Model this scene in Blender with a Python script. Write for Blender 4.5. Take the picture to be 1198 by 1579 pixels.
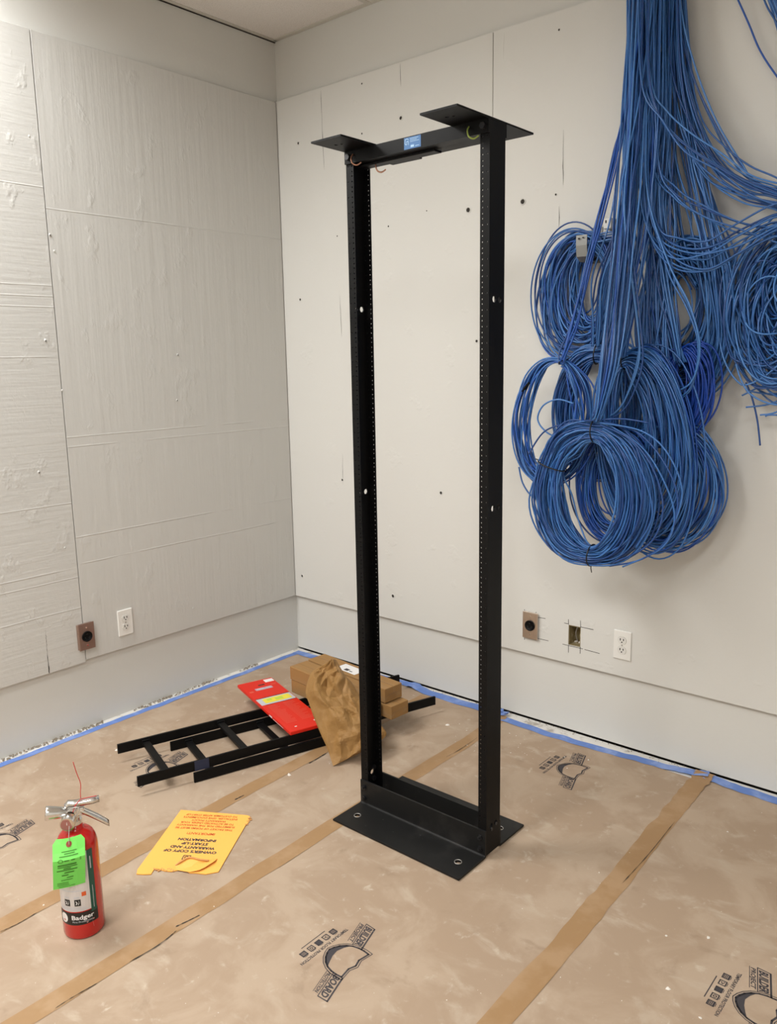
import bpy, bmesh, math, random
from mathutils import Vector, Matrix, noise
for o in list(bpy.data.objects): bpy.data.objects.remove(o)
scene = bpy.context.scene
COL = scene.collection
PI = math.pi

# ------------------------------------------------------------------ camera
FPX = 1257.777
CAM = Vector((3.11372, -2.86294, 1.51424))
CR = Vector((0.76108817, 0.64841684, -0.01733222))
CU = Vector((-0.10540063, 0.1499925, 0.98305288))
CF = Vector((-0.64002774, 0.74636308, -0.18250106))
cd = bpy.data.cameras.new('camera'); cam = bpy.data.objects.new('camera', cd); COL.objects.link(cam)
m = Matrix((CR, CU, -CF)).transposed().to_4x4(); m.translation = CAM
cam.matrix_world = m
cd.sensor_fit = 'VERTICAL'; cd.sensor_height = 36.0; cd.lens = FPX / 1579.0 * 36.0
cd.clip_start = 0.05
scene.camera = cam
def ray(x, y): return CF + CR * ((x - 599.0) / FPX) - CU * ((y - 789.5) / FPX)
def at(ax, val, x, y):                 # pixel -> point on an axis-aligned plane
    d = ray(x, y); t = (val - CAM[ax]) / d[ax]
    return CAM + d * t
def flo(x, y, z=0.0): return at(2, z, x, y)

# ------------------------------------------------------------------ world, lights, exposure
w = bpy.data.worlds.new('world'); scene.world = w; w.use_nodes = True
w.node_tree.nodes['Background'].inputs[0].default_value = (0.9, 0.95, 1, 1)
w.node_tree.nodes['Background'].inputs[1].default_value = 0.02
vs = scene.view_settings
vs.view_transform = 'Standard'; vs.look = 'None'; vs.gamma = 1.0; vs.use_curve_mapping = False
vs.exposure = 0.27
LAMPS = [((0, 2), 37.0), ((2, 3), 37.0), ((5, 3), 40.0)]      # ceiling cells that hold a troffer; last two are unseen, added as fill
LAMP_COL = (1.0, 0.995, 0.985)
TW, TH = 0.61, 1.22                    # ceiling tile cell
def area(name, loc, sx, sy, power, spread):
    l = bpy.data.lights.new(name, 'AREA'); l.shape = 'RECTANGLE'; l.size = sx; l.size_y = sy
    l.energy = power; l.color = LAMP_COL; l.spread = spread
    o = bpy.data.objects.new(name, l); COL.objects.link(o); o.location = loc
    return o

# ------------------------------------------------------------------ materials
def mat(name, col, rough=0.6, metal=0.0, spec=0.5, bump=None, var=None, extra=None, coat=0.0):
    """bump=(scale xyz, strength, detail) ; var=(scale xyz, colour2, lo, hi)"""
    mt = bpy.data.materials.new(name); mt.use_nodes = True
    nt = mt.node_tree; b = nt.nodes['Principled BSDF']
    b.inputs['Base Color'].default_value = (*col, 1); b.inputs['Roughness'].default_value = rough
    b.inputs['Metallic'].default_value = metal; b.inputs['Specular IOR Level'].default_value = spec
    b.inputs['Coat Weight'].default_value = coat
    tc = nt.nodes.new('ShaderNodeTexCoord')
    def nz(scale, detail=3.0, rough_=0.55, dist=0.0):
        mp = nt.nodes.new('ShaderNodeMapping'); mp.inputs['Scale'].default_value = scale
        nt.links.new(tc.outputs['Object'], mp.inputs['Vector'])
        n = nt.nodes.new('ShaderNodeTexNoise'); n.inputs['Scale'].default_value = 1.0
        n.inputs['Detail'].default_value = detail; n.inputs['Roughness'].default_value = rough_
        n.inputs['Distortion'].default_value = dist
        nt.links.new(mp.outputs[0], n.inputs['Vector'])
        return n.outputs['Fac']
    def ramp(f, lo, hi):
        r = nt.nodes.new('ShaderNodeMapRange'); r.interpolation_type = 'SMOOTHSTEP'
        r.inputs['From Min'].default_value = lo; r.inputs['From Max'].default_value = hi
        nt.links.new(f, r.inputs['Value']); return r.outputs[0]
    def mix(a, c2, fac):
        x = nt.nodes.new('ShaderNodeMix'); x.data_type = 'RGBA'
        if isinstance(a, tuple): x.inputs[6].default_value = (*a, 1)
        else: nt.links.new(a, x.inputs[6])
        x.inputs[7].default_value = (*c2, 1); nt.links.new(fac, x.inputs[0]); return x.outputs[2]
    def math_(op, a, b2):
        x = nt.nodes.new('ShaderNodeMath'); x.operation = op
        for i, v in enumerate((a, b2)):
            if isinstance(v, (int, float)): x.inputs[i].default_value = v
            else: nt.links.new(v, x.inputs[i])
        return x.outputs[0]
    cur = col
    for v in (var or []):
        cur = mix(cur, v[1], ramp(nz(v[0], v[4] if len(v) > 4 else 4.0, 0.6, v[5] if len(v) > 5 else 0.0), v[2], v[3]))
    if not isinstance(cur, tuple): nt.links.new(cur, b.inputs['Base Color'])
    h = None
    for bs in (bump or []):
        f = nz(bs[0], bs[2] if len(bs) > 2 else 3.0)
        if len(bs) > 3: f = ramp(f, bs[3], bs[4])
        f = math_('MULTIPLY', f, bs[1])
        h = f if h is None else math_('ADD', h, f)
    if extra: h = extra(nt, tc, nz, ramp, math_, h)
    if h is not None:
        bp = nt.nodes.new('ShaderNodeBump'); bp.inputs['Strength'].default_value = 1.0; bp.inputs['Distance'].default_value = 1.0
        nt.links.new(h, bp.inputs['Height']); nt.links.new(bp.outputs[0], b.inputs['Normal'])
    return mt

def ridges(levels):                    # raised paint ridges running across a plywood sheet at given heights
    def f(nt, tc, nz, ramp, math_, h):
        sp = nt.nodes.new('ShaderNodeSeparateXYZ'); nt.links.new(tc.outputs['Object'], sp.inputs[0])
        wob = math_('MULTIPLY', nz((3, 3, 3), 2.0), 0.006)
        z = math_('ADD', sp.outputs[2], wob)
        for lv, st in levels:
            d = math_('ABSOLUTE', math_('SUBTRACT', z, lv + 0.003), 0.0)
            r = nt.nodes.new('ShaderNodeMapRange'); r.inputs['From Min'].default_value = 0.0; r.inputs['From Max'].default_value = 0.0035
            r.inputs['To Min'].default_value = 1.0; r.inputs['To Max'].default_value = 0.0
            nt.links.new(d, r.inputs['Value'])
            k = math_('MULTIPLY', math_('MULTIPLY', r.outputs[0], ramp(nz((2.2, 2.2, 9), 3.0), 0.38, 0.5)), st)
            h = math_('ADD', h, k)
        return h
    return f
PAINT = (0.60, 0.595, 0.565)
WALLP = (0.66, 0.655, 0.62)
M = {}
M['drywall'] = mat('drywall_paint', WALLP, 0.65, spec=0.25, bump=[((60, 60, 60), 0.0004), ((9, 9, 9), 0.0006)])
ply_b = [((26, 26, 1.6), 0.0022, 3.0), ((90, 90, 60), 0.00035), ((13, 13, 8), 0.0013, 6.0, 0.58, 0.74)]
M['ply_left'] = mat('painted_plywood_brushed', PAINT, 0.42, spec=0.4, bump=ply_b,
    extra=ridges([(0.825, .0016), (0.713, .0016), (1.234, .0012), (1.195, .001), (2.106, .0012)]))
M['ply_left_b'] = mat('painted_plywood_rough', PAINT, 0.42, spec=0.4,
    bump=[((3, 3, 60), 0.0014, 3.0), ((60, 60, 60), 0.0005), ((14, 14, 9), 0.0016, 6.0, 0.56, 0.72)],
    extra=ridges([(2.18, .0012), (1.55, .0012), (0.70, .0016), (0.66, .0015), (0.53, .0013), (0.97, .001), (1.78, .0014), (1.82, .0012), (1.74, .001)]))
M['ply_right'] = mat('painted_plywood_smooth', (0.68, 0.675, 0.64), 0.5, spec=0.3,
    bump=[((20, 20, 1.2), 0.0008, 3.0), ((70, 70, 70), 0.0003), ((8, 8, 8), 0.0012, 4.0, 0.6, 0.72)])
M['crack'] = mat('dark_gap_and_shadow', (0.035, 0.03, 0.025), 0.9)
M['grey_paint'] = mat('hole_rim_paint', (0.42, 0.4, 0.35), 0.7)
M['ceil'] = mat('ceiling_tile', (0.84, 0.81, 0.77), 0.9, bump=[((160, 160, 160), 0.0008)], var=[((300, 300, 300), (0.5, 0.47, 0.42), 0.56, 0.66)])
M['grid'] = mat('grid_enamel', (0.62, 0.6, 0.54), 0.5)
M['lens'] = mat('lamp_lens', (0.9, 0.9, 0.88), 0.4)
bs = M['lens'].node_tree.nodes['Principled BSDF']; bs.inputs['Emission Color'].default_value = (*LAMP_COL, 1); bs.inputs['Emission Strength'].default_value = 3.0
M['slab'] = mat('painted_concrete', (0.72, 0.70, 0.66), 0.7, var=[((14, 14, 14), (0.42, 0.38, 0.33), 0.55, 0.7)])
M['sheet'] = mat('grey_brown_floor_board', (0.37, 0.272, 0.19), 0.62, spec=0.3,
    bump=[((5, 5, 5), 0.002, 3.0), ((120, 120, 120), 0.00025)],
    var=[((4.5, 4.5, 1), (0.43, 0.33, 0.24), 0.42, 0.62, 6.0, 0.6),
         ((6, 11, 1), (0.46, 0.37, 0.28), 0.54, 0.72, 9.0, 0.5),
         ((22, 17, 1), (0.53, 0.45, 0.36), 0.60, 0.76, 8.0, 0.4),
         ((7, 7, 1), (0.31, 0.225, 0.155), 0.60, 0.75, 6.0, 0.4),
         ((120, 120, 1), (0.62, 0.56, 0.48), 0.735, 0.77, 2.0)])
M['ktape'] = mat('brown_paper_tape', (0.335, 0.20, 0.092), 0.55, var=[((8, 8, 8), (0.385, 0.245, 0.13), 0.45, 0.65)], bump=[((12, 12, 12), 0.002)])
M['btape'] = mat('blue_masking_tape', (0.12, 0.22, 0.55), 0.6, var=[((10, 10, 10), (0.25, 0.35, 0.66), 0.45, 0.7)], bump=[((30, 30, 30), 0.001)])
M['ink'] = mat('dark_printing_ink', (0.045, 0.04, 0.045), 0.7)
M['black'] = mat('black_powder_coat', (0.0032, 0.0032, 0.0034), 0.48, spec=0.16, bump=[((400, 400, 400), 0.0001)])
M['black_dusty'] = mat('dusty_black_powder_coat', (0.009, 0.009, 0.0088), 0.5, spec=0.25, var=[((9, 9, 9), (0.022, 0.021, 0.020), 0.5, 0.75, 6.0), ((70, 70, 70), (0.12, 0.11, 0.1), 0.70, 0.78, 4.0)])
M['bolt'] = mat('dark_bolt_steel', (0.05, 0.05, 0.052), 0.35, metal=0.8)
M['bare'] = mat('bare_steel', (0.5, 0.48, 0.45), 0.4, metal=0.7)
M['steel'] = mat('stainless_steel', (0.66, 0.58, 0.51), 0.34, metal=1.0, bump=[((20, 20, 400), 0.0001)])
M['steel_red'] = mat('brown_tinted_steel', (0.36, 0.26, 0.22), 0.4, metal=0.85)
M['chrome'] = mat('polished_metal', (0.75, 0.74, 0.72), 0.16, metal=1.0)
M['galv'] = mat('galvanised_steel', (0.26, 0.26, 0.25), 0.5, metal=0.5)
M['blackplastic'] = mat('black_plastic', (0.004, 0.004, 0.0042), 0.5, spec=0.15)
M['white_plastic'] = mat('white_plastic', (0.80, 0.79, 0.75), 0.35)
M['recept'] = mat('outlet_face_plastic', (0.74, 0.73, 0.69), 0.35)
M['slot'] = mat('outlet_slot', (0.03, 0.028, 0.025), 0.8)
M['boxin'] = mat('dusty_box_interior', (0.30, 0.24, 0.12), 0.6, metal=0.3, var=[((50, 50, 50), (0.55, 0.48, 0.32), 0.5, 0.7)])
M['pencil'] = mat('pencil_line', (0.06, 0.055, 0.05), 0.9)
M['sticker'] = mat('blue_sticker', (0.015, 0.12, 0.33), 0.4)
M['stickerp'] = mat('sticker_print', (0.35, 0.55, 0.75), 0.5)
M['copper'] = mat('copper_wire', (0.55, 0.28, 0.18), 0.4, metal=0.5)
M['gywire'] = mat('green_yellow_wire', (0.33, 0.42, 0.08), 0.5)
M['kraft'] = mat('kraft_cardboard', (0.33, 0.185, 0.07), 0.75, spec=0.2, var=[((5, 40, 40), (0.33, 0.20, 0.09), 0.45, 0.65)])
M['kraftedge'] = mat('cardboard_edge', (0.25, 0.15, 0.07), 0.85)
M['bag'] = mat('kraft_paper_bag', (0.30, 0.165, 0.055), 0.6, spec=0.25, var=[((14, 14, 14), (0.36, 0.21, 0.085), 0.5, 0.72)], bump=[((60, 60, 60), 0.0015, 4.0)])
M['redpack'] = mat('red_card_pack', (0.66, 0.022, 0.010), 0.4, spec=0.25)
M['redpale'] = mat('pale_red_print', (0.70, 0.10, 0.06), 0.4)
M['yellow'] = mat('yellow_print', (0.78, 0.68, 0.05), 0.4)
M['ygreen'] = mat('lime_print', (0.45, 0.62, 0.06), 0.4)
M['greyp'] = mat('grey_print', (0.52, 0.54, 0.58), 0.4)
M['whitep'] = mat('white_label', (0.80, 0.79, 0.78), 0.5)
M['mauvep'] = mat('dim_print', (0.50, 0.32, 0.38), 0.5)
M['envelope'] = mat('manila_envelope', (0.93, 0.47, 0.10), 0.55, spec=0.3, bump=[((9, 9, 9), 0.003)])
M['envin'] = mat('torn_paper_edge', (0.62, 0.30, 0.10), 0.8)
M['redink'] = mat('red_ink', (0.62, 0.10, 0.02), 0.7)
M['extred'] = mat('red_enamel', (0.50, 0.012, 0.008), 0.22, spec=0.5, coat=0.3)
M['tag'] = mat('lime_green_card', (0.19, 0.74, 0.12), 0.6)
M['taghole'] = mat('red_eyelet', (0.30, 0.05, 0.03), 0.6)
M['tagink'] = mat('green_ink', (0.05, 0.20, 0.02), 0.7)
M['lblgreen'] = mat('dark_green_label', (0.005, 0.075, 0.055), 0.35)
M['lblwhite'] = mat('silver_white_label', (0.60, 0.56, 0.54), 0.4)
M['lblblack'] = mat('black_label', (0.008, 0.008, 0.008), 0.35)
M['redwire'] = mat('red_plastic_wire', (0.55, 0.02, 0.02), 0.45)
M['gauge'] = mat('gauge_face', (0.35, 0.14, 0.12), 0.25)
M['tie'] = mat('black_cable_tie', (0.008, 0.008, 0.009), 0.4)
M['crumb'] = mat('plaster_crumbs', (0.78, 0.74, 0.68), 0.9)
M['dust'] = mat('grey_brown_debris', (0.24, 0.20, 0.15), 0.95)
M['scuff'] = mat('whitish_scrape', (0.55, 0.25, 0.22), 0.8)
CB = []
for i, c in enumerate([(0.028, 0.120, 0.37), (0.060, 0.205, 0.53), (0.013, 0.066, 0.25), (0.038, 0.150, 0.43)]):  # strand highlights and shade painted into the lighter and darker jacket blues
    CB.append(mat('blue_cable_jacket_%d' % i, c, 0.30, spec=0.6))
ROYAL = mat('royal_blue_cable_jacket', (0.006, 0.055, 0.36), 0.36, spec=0.5)
ROYAL2 = mat('deep_blue_cable_jacket', (0.018, 0.095, 0.42), 0.36, spec=0.5)
for k in list(M): M[k].diffuse_color = (0.5, 0.5, 0.5, 1)

# ------------------------------------------------------------------ object helpers
def tag(o, label=None, cat=None, group=None, kind=None):
    if label: o['label'] = label
    if cat: o['category'] = cat
    if group: o['group'] = group
    if kind: o['kind'] = kind
    return o
def thing(name, label, cat, loc=(0, 0, 0), rotz=0.0, group=None):
    o = bpy.data.objects.new(name, None); COL.objects.link(o)
    o.empty_display_size = 0.05
    o.location = loc; o.rotation_euler = (0, 0, rotz)
    return tag(o, label, cat, group)
def obj(name, bm, mt, parent=None, smooth=False, label=None):
    me = bpy.data.meshes.new(name)
    bm.normal_update(); bm.to_mesh(me); bm.free()
    if smooth:
        for p in me.polygons: p.use_smooth = True
    mts = mt if isinstance(mt, (list, tuple)) else [mt]
    for x in mts: me.materials.append(x)
    o = bpy.data.objects.new(name, me); COL.objects.link(o)
    if parent: o.parent = parent
    if label: o['label'] = label
    return o
def dupmesh(o, parent, loc=None):
    c = o.copy(); COL.objects.link(c); c.parent = parent
    if loc is not None: c.location = loc
    return c
def NB(): return bmesh.new()
def box(bm, c, s, bev=0.0, rot=None, seg=1):
    mt = Matrix.Translation(c) @ (rot.to_4x4() if rot else Matrix.Identity(4)) @ Matrix.Diagonal((s[0], s[1], s[2], 1))
    r = bmesh.ops.create_cube(bm, size=1.0, matrix=mt)
    if bev > 0:
        es = list({e for v in r['verts'] for e in v.link_edges})
        bmesh.ops.bevel(bm, geom=es, offset=bev, segments=seg, profile=0.5, affect='EDGES')
    return bm
def frame_of(d):
    d = d.normalized(); a = Vector((0, 0, 1)) if abs(d.z) < 0.9 else Vector((1, 0, 0))
    u = d.cross(a).normalized(); return u, d.cross(u)
def cyl(bm, p0, p1, r0, r1=None, n=16, cap=True):
    p0 = Vector(p0); p1 = Vector(p1); r1 = r0 if r1 is None else r1
    u, v = frame_of(p1 - p0)
    A = [bm.verts.new(p0 + (u * math.cos(2*PI*i/n) + v * math.sin(2*PI*i/n)) * r0) for i in range(n)]
    B = [bm.verts.new(p1 + (u * math.cos(2*PI*i/n) + v * math.sin(2*PI*i/n)) * r1) for i in range(n)]
    for i in range(n):
        j = (i + 1) % n; bm.faces.new((A[i], A[j], B[j], B[i]))
    if cap: bm.faces.new(A[::-1]); bm.faces.new(B)
    return bm
def lathe(bm, prof, n=32, c=(0, 0, 0), axis='z'):
    c = Vector(c); rings = []
    for r, z in prof:
        ring = []
        for i in range(n):
            a = 2*PI*i/n
            ring.append(bm.verts.new(c + Vector((r*math.cos(a), r*math.sin(a), z))))
        rings.append(ring)
    for A, B in zip(rings, rings[1:]):
        for i in range(n):
            j = (i+1) % n; bm.faces.new((A[i], A[j], B[j], B[i]))
    bm.faces.new(rings[0][::-1]); bm.faces.new(rings[-1])
    return bm
def catmull(P, n, closed=False):
    P = [Vector(p) for p in P]; out = []; N = len(P)
    segs = N if closed else N - 1
    for i in range(segs):
        if closed: p0, p1, p2, p3 = P[(i-1) % N], P[i], P[(i+1) % N], P[(i+2) % N]
        else: p0, p1, p2, p3 = P[max(i-1, 0)], P[i], P[i+1], P[min(i+2, N-1)]
        for k in range(n):
            t = k / n
            out.append(0.5*((2*p1) + (p2-p0)*t + (2*p0-5*p1+4*p2-p3)*t*t + (3*p1-p0-3*p2+p3)*t*t*t))
    if not closed: out.append(P[-1].copy())
    return out
def tube(bm, pts, r, n=6, closed=False):
    pts = [Vector(p) for p in pts]; N = len(pts); rings = []
    t0 = (pts[1] - (pts[-1] if closed else pts[0])).normalized(); u, v = frame_of(t0)
    for i, p in enumerate(pts):
        if closed: t = (pts[(i+1) % N] - pts[i-1])
        else: t = pts[min(i+1, N-1)] - pts[max(i-1, 0)]
        t.normalize()
        u = (u - t * u.dot(t))
        if u.length < 1e-6: u = frame_of(t)[0]
        u.normalize(); v = t.cross(u)
        rings.append([bm.verts.new(p + (u*math.cos(2*PI*k/n) + v*math.sin(2*PI*k/n))*r) for k in range(n)])
    for i in range(N if closed else N-1):
        A = rings[i]; B = rings[(i+1) % N]
        off = 0
        if closed and i == N-1:
            off = min(range(n), key=lambda o: (A[0].co - B[o].co).length)
        for k in range(n):
            j = (k+1) % n
            bm.faces.new((A[k], A[j], B[(j+off) % n], B[(k+off) % n]))
    if not closed: bm.faces.new(rings[0][::-1]); bm.faces.new(rings[-1])
    return bm
def prism(bm, pts, h):                 # 3D polygon extruded by vector h
    h = Vector(h); A = [bm.verts.new(Vector(p)) for p in pts]; B = [bm.verts.new(Vector(p)+h) for p in pts]
    n = len(pts)
    bm.faces.new(A[::-1]); bm.faces.new(B)
    for i in range(n):
        j = (i+1) % n; bm.faces.new((A[i], A[j], B[j], B[i]))
    bmesh.ops.recalc_face_normals(bm, faces=bm.faces[:])
    return bm
def plate(bm, mtx, us, vs_, t, holes=None, skip=()):
    """flat plate in (u,v), thickness t along -w, grid cells, round holes {(i,j):(u,v,r)}, skipped cells stay open"""
    holes = holes or {}; nu = len(us)-1; nv = len(vs_)-1; cache = {}
    def V(u, v, w):
        k = (round(u, 6), round(v, 6), round(w, 6))
        if k not in cache: cache[k] = bm.verts.new(mtx @ Vector(k))
        return cache[k]
    def face(ps):
        try: bm.faces.new([V(*p) for p in ps])
        except ValueError: pass
    live = lambda i, j: 0 <= i < nu and 0 <= j < nv and (i, j) not in skip
    for i in range(nu):
        for j in range(nv):
            if (i, j) in skip: continue
            u0, u1, v0, v1 = us[i], us[i+1], vs_[j], vs_[j+1]
            if (i, j) in holes:
                cu, cv, r = holes[(i, j)]
                rim = [(u1, cv), (u1, v1), (cu, v1), (u0, v1), (u0, cv), (u0, v0), (cu, v0), (u1, v0)]
                hp = []
                for k in range(8):
                    a = k*PI/4; hp.append((cu + r*math.cos(a), cv + r*math.sin(a)))
                for k in range(8):
                    l = (k+1) % 8
                    face([(*hp[k], 0), (*rim[k], 0), (*rim[l], 0), (*hp[l], 0)])
                    face([(*hp[k], -t), (*hp[l], -t), (*rim[l], -t), (*rim[k], -t)])
                    face([(*hp[k], 0), (*hp[l], 0), (*hp[l], -t), (*hp[k], -t)])
            else:
                face([(u0, v0, 0), (u1, v0, 0), (u1, v1, 0), (u0, v1, 0)])
                face([(u0, v0, -t), (u0, v1, -t), (u1, v1, -t), (u1, v0, -t)])
            if not live(i-1, j): face([(u0, v0, 0), (u0, v1, 0), (u0, v1, -t), (u0, v0, -t)])
            if not live(i+1, j): face([(u1, v0, 0), (u1, v0, -t), (u1, v1, -t), (u1, v1, 0)])
            if not live(i, j-1): face([(u0, v0, 0), (u0, v0, -t), (u1, v0, -t), (u1, v0, 0)])
            if not live(i, j+1): face([(u0, v1, 0), (u1, v1, 0), (u1, v1, -t), (u0, v1, -t)])
    return bm
def mframe(o, u, v):                   # matrix with columns u, v, u x v and origin o
    u = Vector(u); v = Vector(v); w_ = u.cross(v)
    mt = Matrix((u, v, w_)).transposed().to_4x4(); mt.translation = Vector(o); return mt
_tc = {}
def text2d(s, bold=0.0):               # glyph outlines of a string, height ~1, centred on x : (verts, faces)
    if (s, bold) in _tc: return _tc[(s, bold)]
    cu = bpy.data.curves.new('t', 'FONT'); cu.body = s; cu.size = 1.4; cu.align_x = 'LEFT'; cu.resolution_u = 2; cu.offset = bold
    o = bpy.data.objects.new('t', cu); me = o.to_mesh()
    vv = [(v.co.x, v.co.y) for v in me.vertices]; ff = [tuple(p.vertices) for p in me.polygons]
    o.to_mesh_clear(); bpy.data.objects.remove(o); bpy.data.curves.remove(cu)
    x0 = min(v[0] for v in vv); x1 = max(v[0] for v in vv)
    vv = [((x-x0)/(x1-x0), y) for x, y in vv]           # x normalised 0..1, y in cap heights
    _tc[(s, bold)] = (vv, ff); return vv, ff
def put_text(bm, s, fn, x0, x1, y0, h, bold=0.0, slant=0.0):
    """text spanning x0..x1, baseline y0, cap height h; fn maps (x, y) -> Vector; slant tilts the line"""
    vv, ff = text2d(s, bold)
    V = [bm.verts.new(fn(x0 + (x1-x0)*x, y0 + h*y + slant*(x1-x0)*x)) for x, y in vv]
    for f in ff:
        try: bm.faces.new([V[i] for i in f])
        except ValueError: pass
def quad(bm, fn, x0, y0, x1, y1, nx=1):
    for k in range(nx):
        a = x0 + (x1-x0)*k/nx; b = x0 + (x1-x0)*(k+1)/nx
        bm.faces.new([bm.verts.new(fn(*q)) for q in ((a, y0), (b, y0), (b, y1), (a, y1))])
def poly(bm, fn, pts): bm.faces.new([bm.verts.new(fn(*q)) for q in pts])
def polyline(bm, fn, pts, wd, closed=False):
    n = len(pts)
    for i in range(n if closed else n-1):
        a = Vector(pts[i]); b = Vector(pts[(i+1) % n]); d = (b-a).normalized(); q = Vector((-d.y, d.x))*wd/2
        a2 = a - d*wd*0.3; b2 = b + d*wd*0.3
        poly(bm, fn, [tuple(a2-q), tuple(b2-q), tuple(b2+q), tuple(a2+q)])

# ================================================================== SETTING
RX, RY, RZ = TW*8, TH*4, 3.005
PB, PT, PD = 0.298, 2.735, 0.019
rnd = random.Random(7)
# floor slab and cover boards
floor = obj('floor', box(NB(), (RX/2, -RY/2, -0.053), (RX, RY, 0.1)), M['slab']); tag(floor, 'pale painted concrete floor under brown protection board', kind='structure')
seams = [0.055, 0.955, 1.345, 2.20, 3.02, 3.84, RX-0.04]
for i in range(6):
    bm = NB(); x0, x1 = seams[i]+0.0012, seams[i+1]-0.0012
    y0 = -0.055 if i != 2 else -0.075
    bm = box(bm, ((x0+x1)/2, (y0-RY+0.04)/2, -0.0015), (x1-x0, RY-0.04+y0, 0.003))
    obj('floor_sheet', bm, M['sheet'], floor)
# printed marks of the floor board
def logo(ox, oy):
    fn = lambda u, v: Vector((ox + v, oy - u, 0.0004))
    bm = NB()
    sl = 0.30
    put_text(bm, 'TEMPORARY FLOOR PROTECTION', fn, -0.086, 0.086, -0.0625, 0.0092, 0.035)
    for k in range(5):
        c = -0.0545 + k*0.0272; v0 = -0.089
        polyline(bm, fn, [(c-.008, v0), (c+.008, v0), (c+.008, v0+.016), (c-.008, v0+.016)], 0.003, True)
        if k in (0, 4): 
            for j in range(4): quad(bm, fn, c-.007, v0+.002+j*.0035, c+.007, v0+.0042+j*.0035)
        elif k == 2: quad(bm, fn, c-.007, v0+.001, c+.007, v0+.015)
        elif k == 1: polyline(bm, fn, [(c-.004, v0+.004), (c+.004, v0+.008), (c-.004, v0+.012)], .002)
        else: polyline(bm, fn, [(c+.004*math.cos(a*PI/3), v0+.008+.004*math.sin(a*PI/3)) for a in range(6)], .0022, True)
        quad(bm, fn, c-.006, v0+.0185, c+.006, v0+.0198)
    quad(bm, fn, -0.042, -0.1015, 0.045, -0.099)
    # slanted banner halves
    for a, b, top, bot in ((-.132, -.052, 'BUILDER', 'PROJECT'), (.052, .130, 'BOARD', 'PROTECTION')):
        va = 0.012 + sl*a*1.0 - 0.0
        f2 = lambda u, v, a=a: fn(u, v + sl*u*1.0)
        polyline(bm, f2, [(a, .040), (b, .040)], .0048); polyline(bm, f2, [(a, .009), (b, .009)], .0026)
        if a < 0: polyline(bm, f2, [(a, .040), (a-.002, .009)], .003)
        else: polyline(bm, f2, [(b, .040), (b+.002, .009)], .003)
        put_text(bm, top, f2, a+.004, b-.004, .0135, .021, 0.06)
        put_text(bm, bot, f2, a+.006, b-.004, -.0065, .0115, 0.045)
        polyline(bm, f2, [(a+.004, -.010), (b-.002, -.010)], .0016)
    # empty shield: thin outer line, broad inner line, dark field low down
    half = [(0, .060), (.022, .052), (.058, .058), (.060, .038), (.059, .018), (.054, -.002), (.044, -.020), (.030, -.034), (.015, -.043), (0, -.048)]
    out = half + [(-x, y) for x, y in half[-2:0:-1]]
    polyline(bm, fn, out, .0022, True)
    polyline(bm, fn, [(x*.88, .004 + (y-.004)*.87) for x, y in out], .0050, True)
    poly(bm, fn, [(-.044, -.006), (-.036, -.019), (-.024, -.030), (-.010, -.037), (.0, -.039), (.012, -.0365), (.026, -.029), (.038, -.017), (.046, -.002), (.030, -.010), (.012, -.018), (-.008, -.022), (-.028, -.016)])
    bmesh.ops.recalc_face_normals(bm, faces=bm.faces[:])
    o = obj('printed_emblem', bm, M['ink'], floor)
    o['label'] = 'dark printed shield emblem with lettering and square icons'
for q in ((1.79, -1.54), (1.775, -0.2915), (2.66, -1.04), (0.555, -1.873), (0.551, -1.25)): logo(*q)

# walls
HOLE = (1.6165, 1.670, 0.376, 0.460)
def wallbox(name, lo, hi, mt, label):
    c = [(a+b)/2 for a, b in zip(lo, hi)]; s = [b-a for a, b in zip(lo, hi)]
    o = obj(name, box(NB(), c, s), mt); tag(o, label, kind='structure'); return o
wl = wallbox('wall_left', (-0.12, -RY, -0.02), (0, 0.12, RZ+0.2), M['drywall'], 'off-white painted wall on the left covered with plywood sheets')
bm = NB(); plate(bm, mframe((0, 0, 0), (1, 0, 0), (0, 0, 1)), [0, HOLE[0], HOLE[1], RX], [0.0065, HOLE[2], HOLE[3], RZ+0.2], 0.12, skip={(1, 1)})
wr = obj('wall_right', bm, M['drywall']); tag(wr, 'off-white painted wall on the right covered with plywood sheets', kind='structure')
bm = NB(); box(bm, (RX/2, 0.06, -0.02), (RX, 0.02, 0.06)); obj('base_gap', bm, M['crack'], wr)
wallbox('wall_rear', (0, -RY-0.12, -0.01), (RX, -RY, RZ+0.2), M['drywall'], 'plain off-white wall behind the viewer')
wallbox('wall_side', (RX, -RY, -0.01), (RX+0.12, 0, RZ+0.2), M['drywall'], 'plain off-white wall beyond the cables')
# plywood sheets (proud of the walls)
def lpanel(y0, y1, z0, z1, mt, th=PD):
    return obj('plywood_panel', box(NB(), (th/2, (y0+y1)/2, (z0+z1)/2), (th, abs(y1-y0), z1-z0), 0.0015), mt, wl)
lp1 = lpanel(-1.2205, -0.0235, PB+0.002, PT-.005, M['ply_left'])
lp2 = lpanel(-2.436, -1.2240, PB-0.007, PT-.005, M['ply_left_b'], 0.0205)
lpanel(-3.66, -2.440, PB, PT, M['ply_left']); lpanel(-4.86, -3.664, PB, PT, M['ply_left'])
rp1 = obj('plywood_panel', box(NB(), (0.6205, -PD/2, (PB+PT)/2), (1.2385, PD, PT-PB), 0.0015), M['ply_right'], wr)
bm = NB(); plate(bm, mframe((0, -PD, 0), (1, 0, 0), (0, 0, 1)), [1.2430, HOLE[0], HOLE[1], 2.447], [PB, HOLE[2], HOLE[3], PT], PD, skip={(1, 1)})
rp2 = obj('plywood_panel', bm, M['ply_right'], wr)
for a in (2.450, 3.672): obj('plywood_panel', box(NB(), (a+0.6, -PD/2, (PB+PT)/2), (1.2, PD, PT-PB), 0.0015), M['ply_right'], wr)
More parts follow.
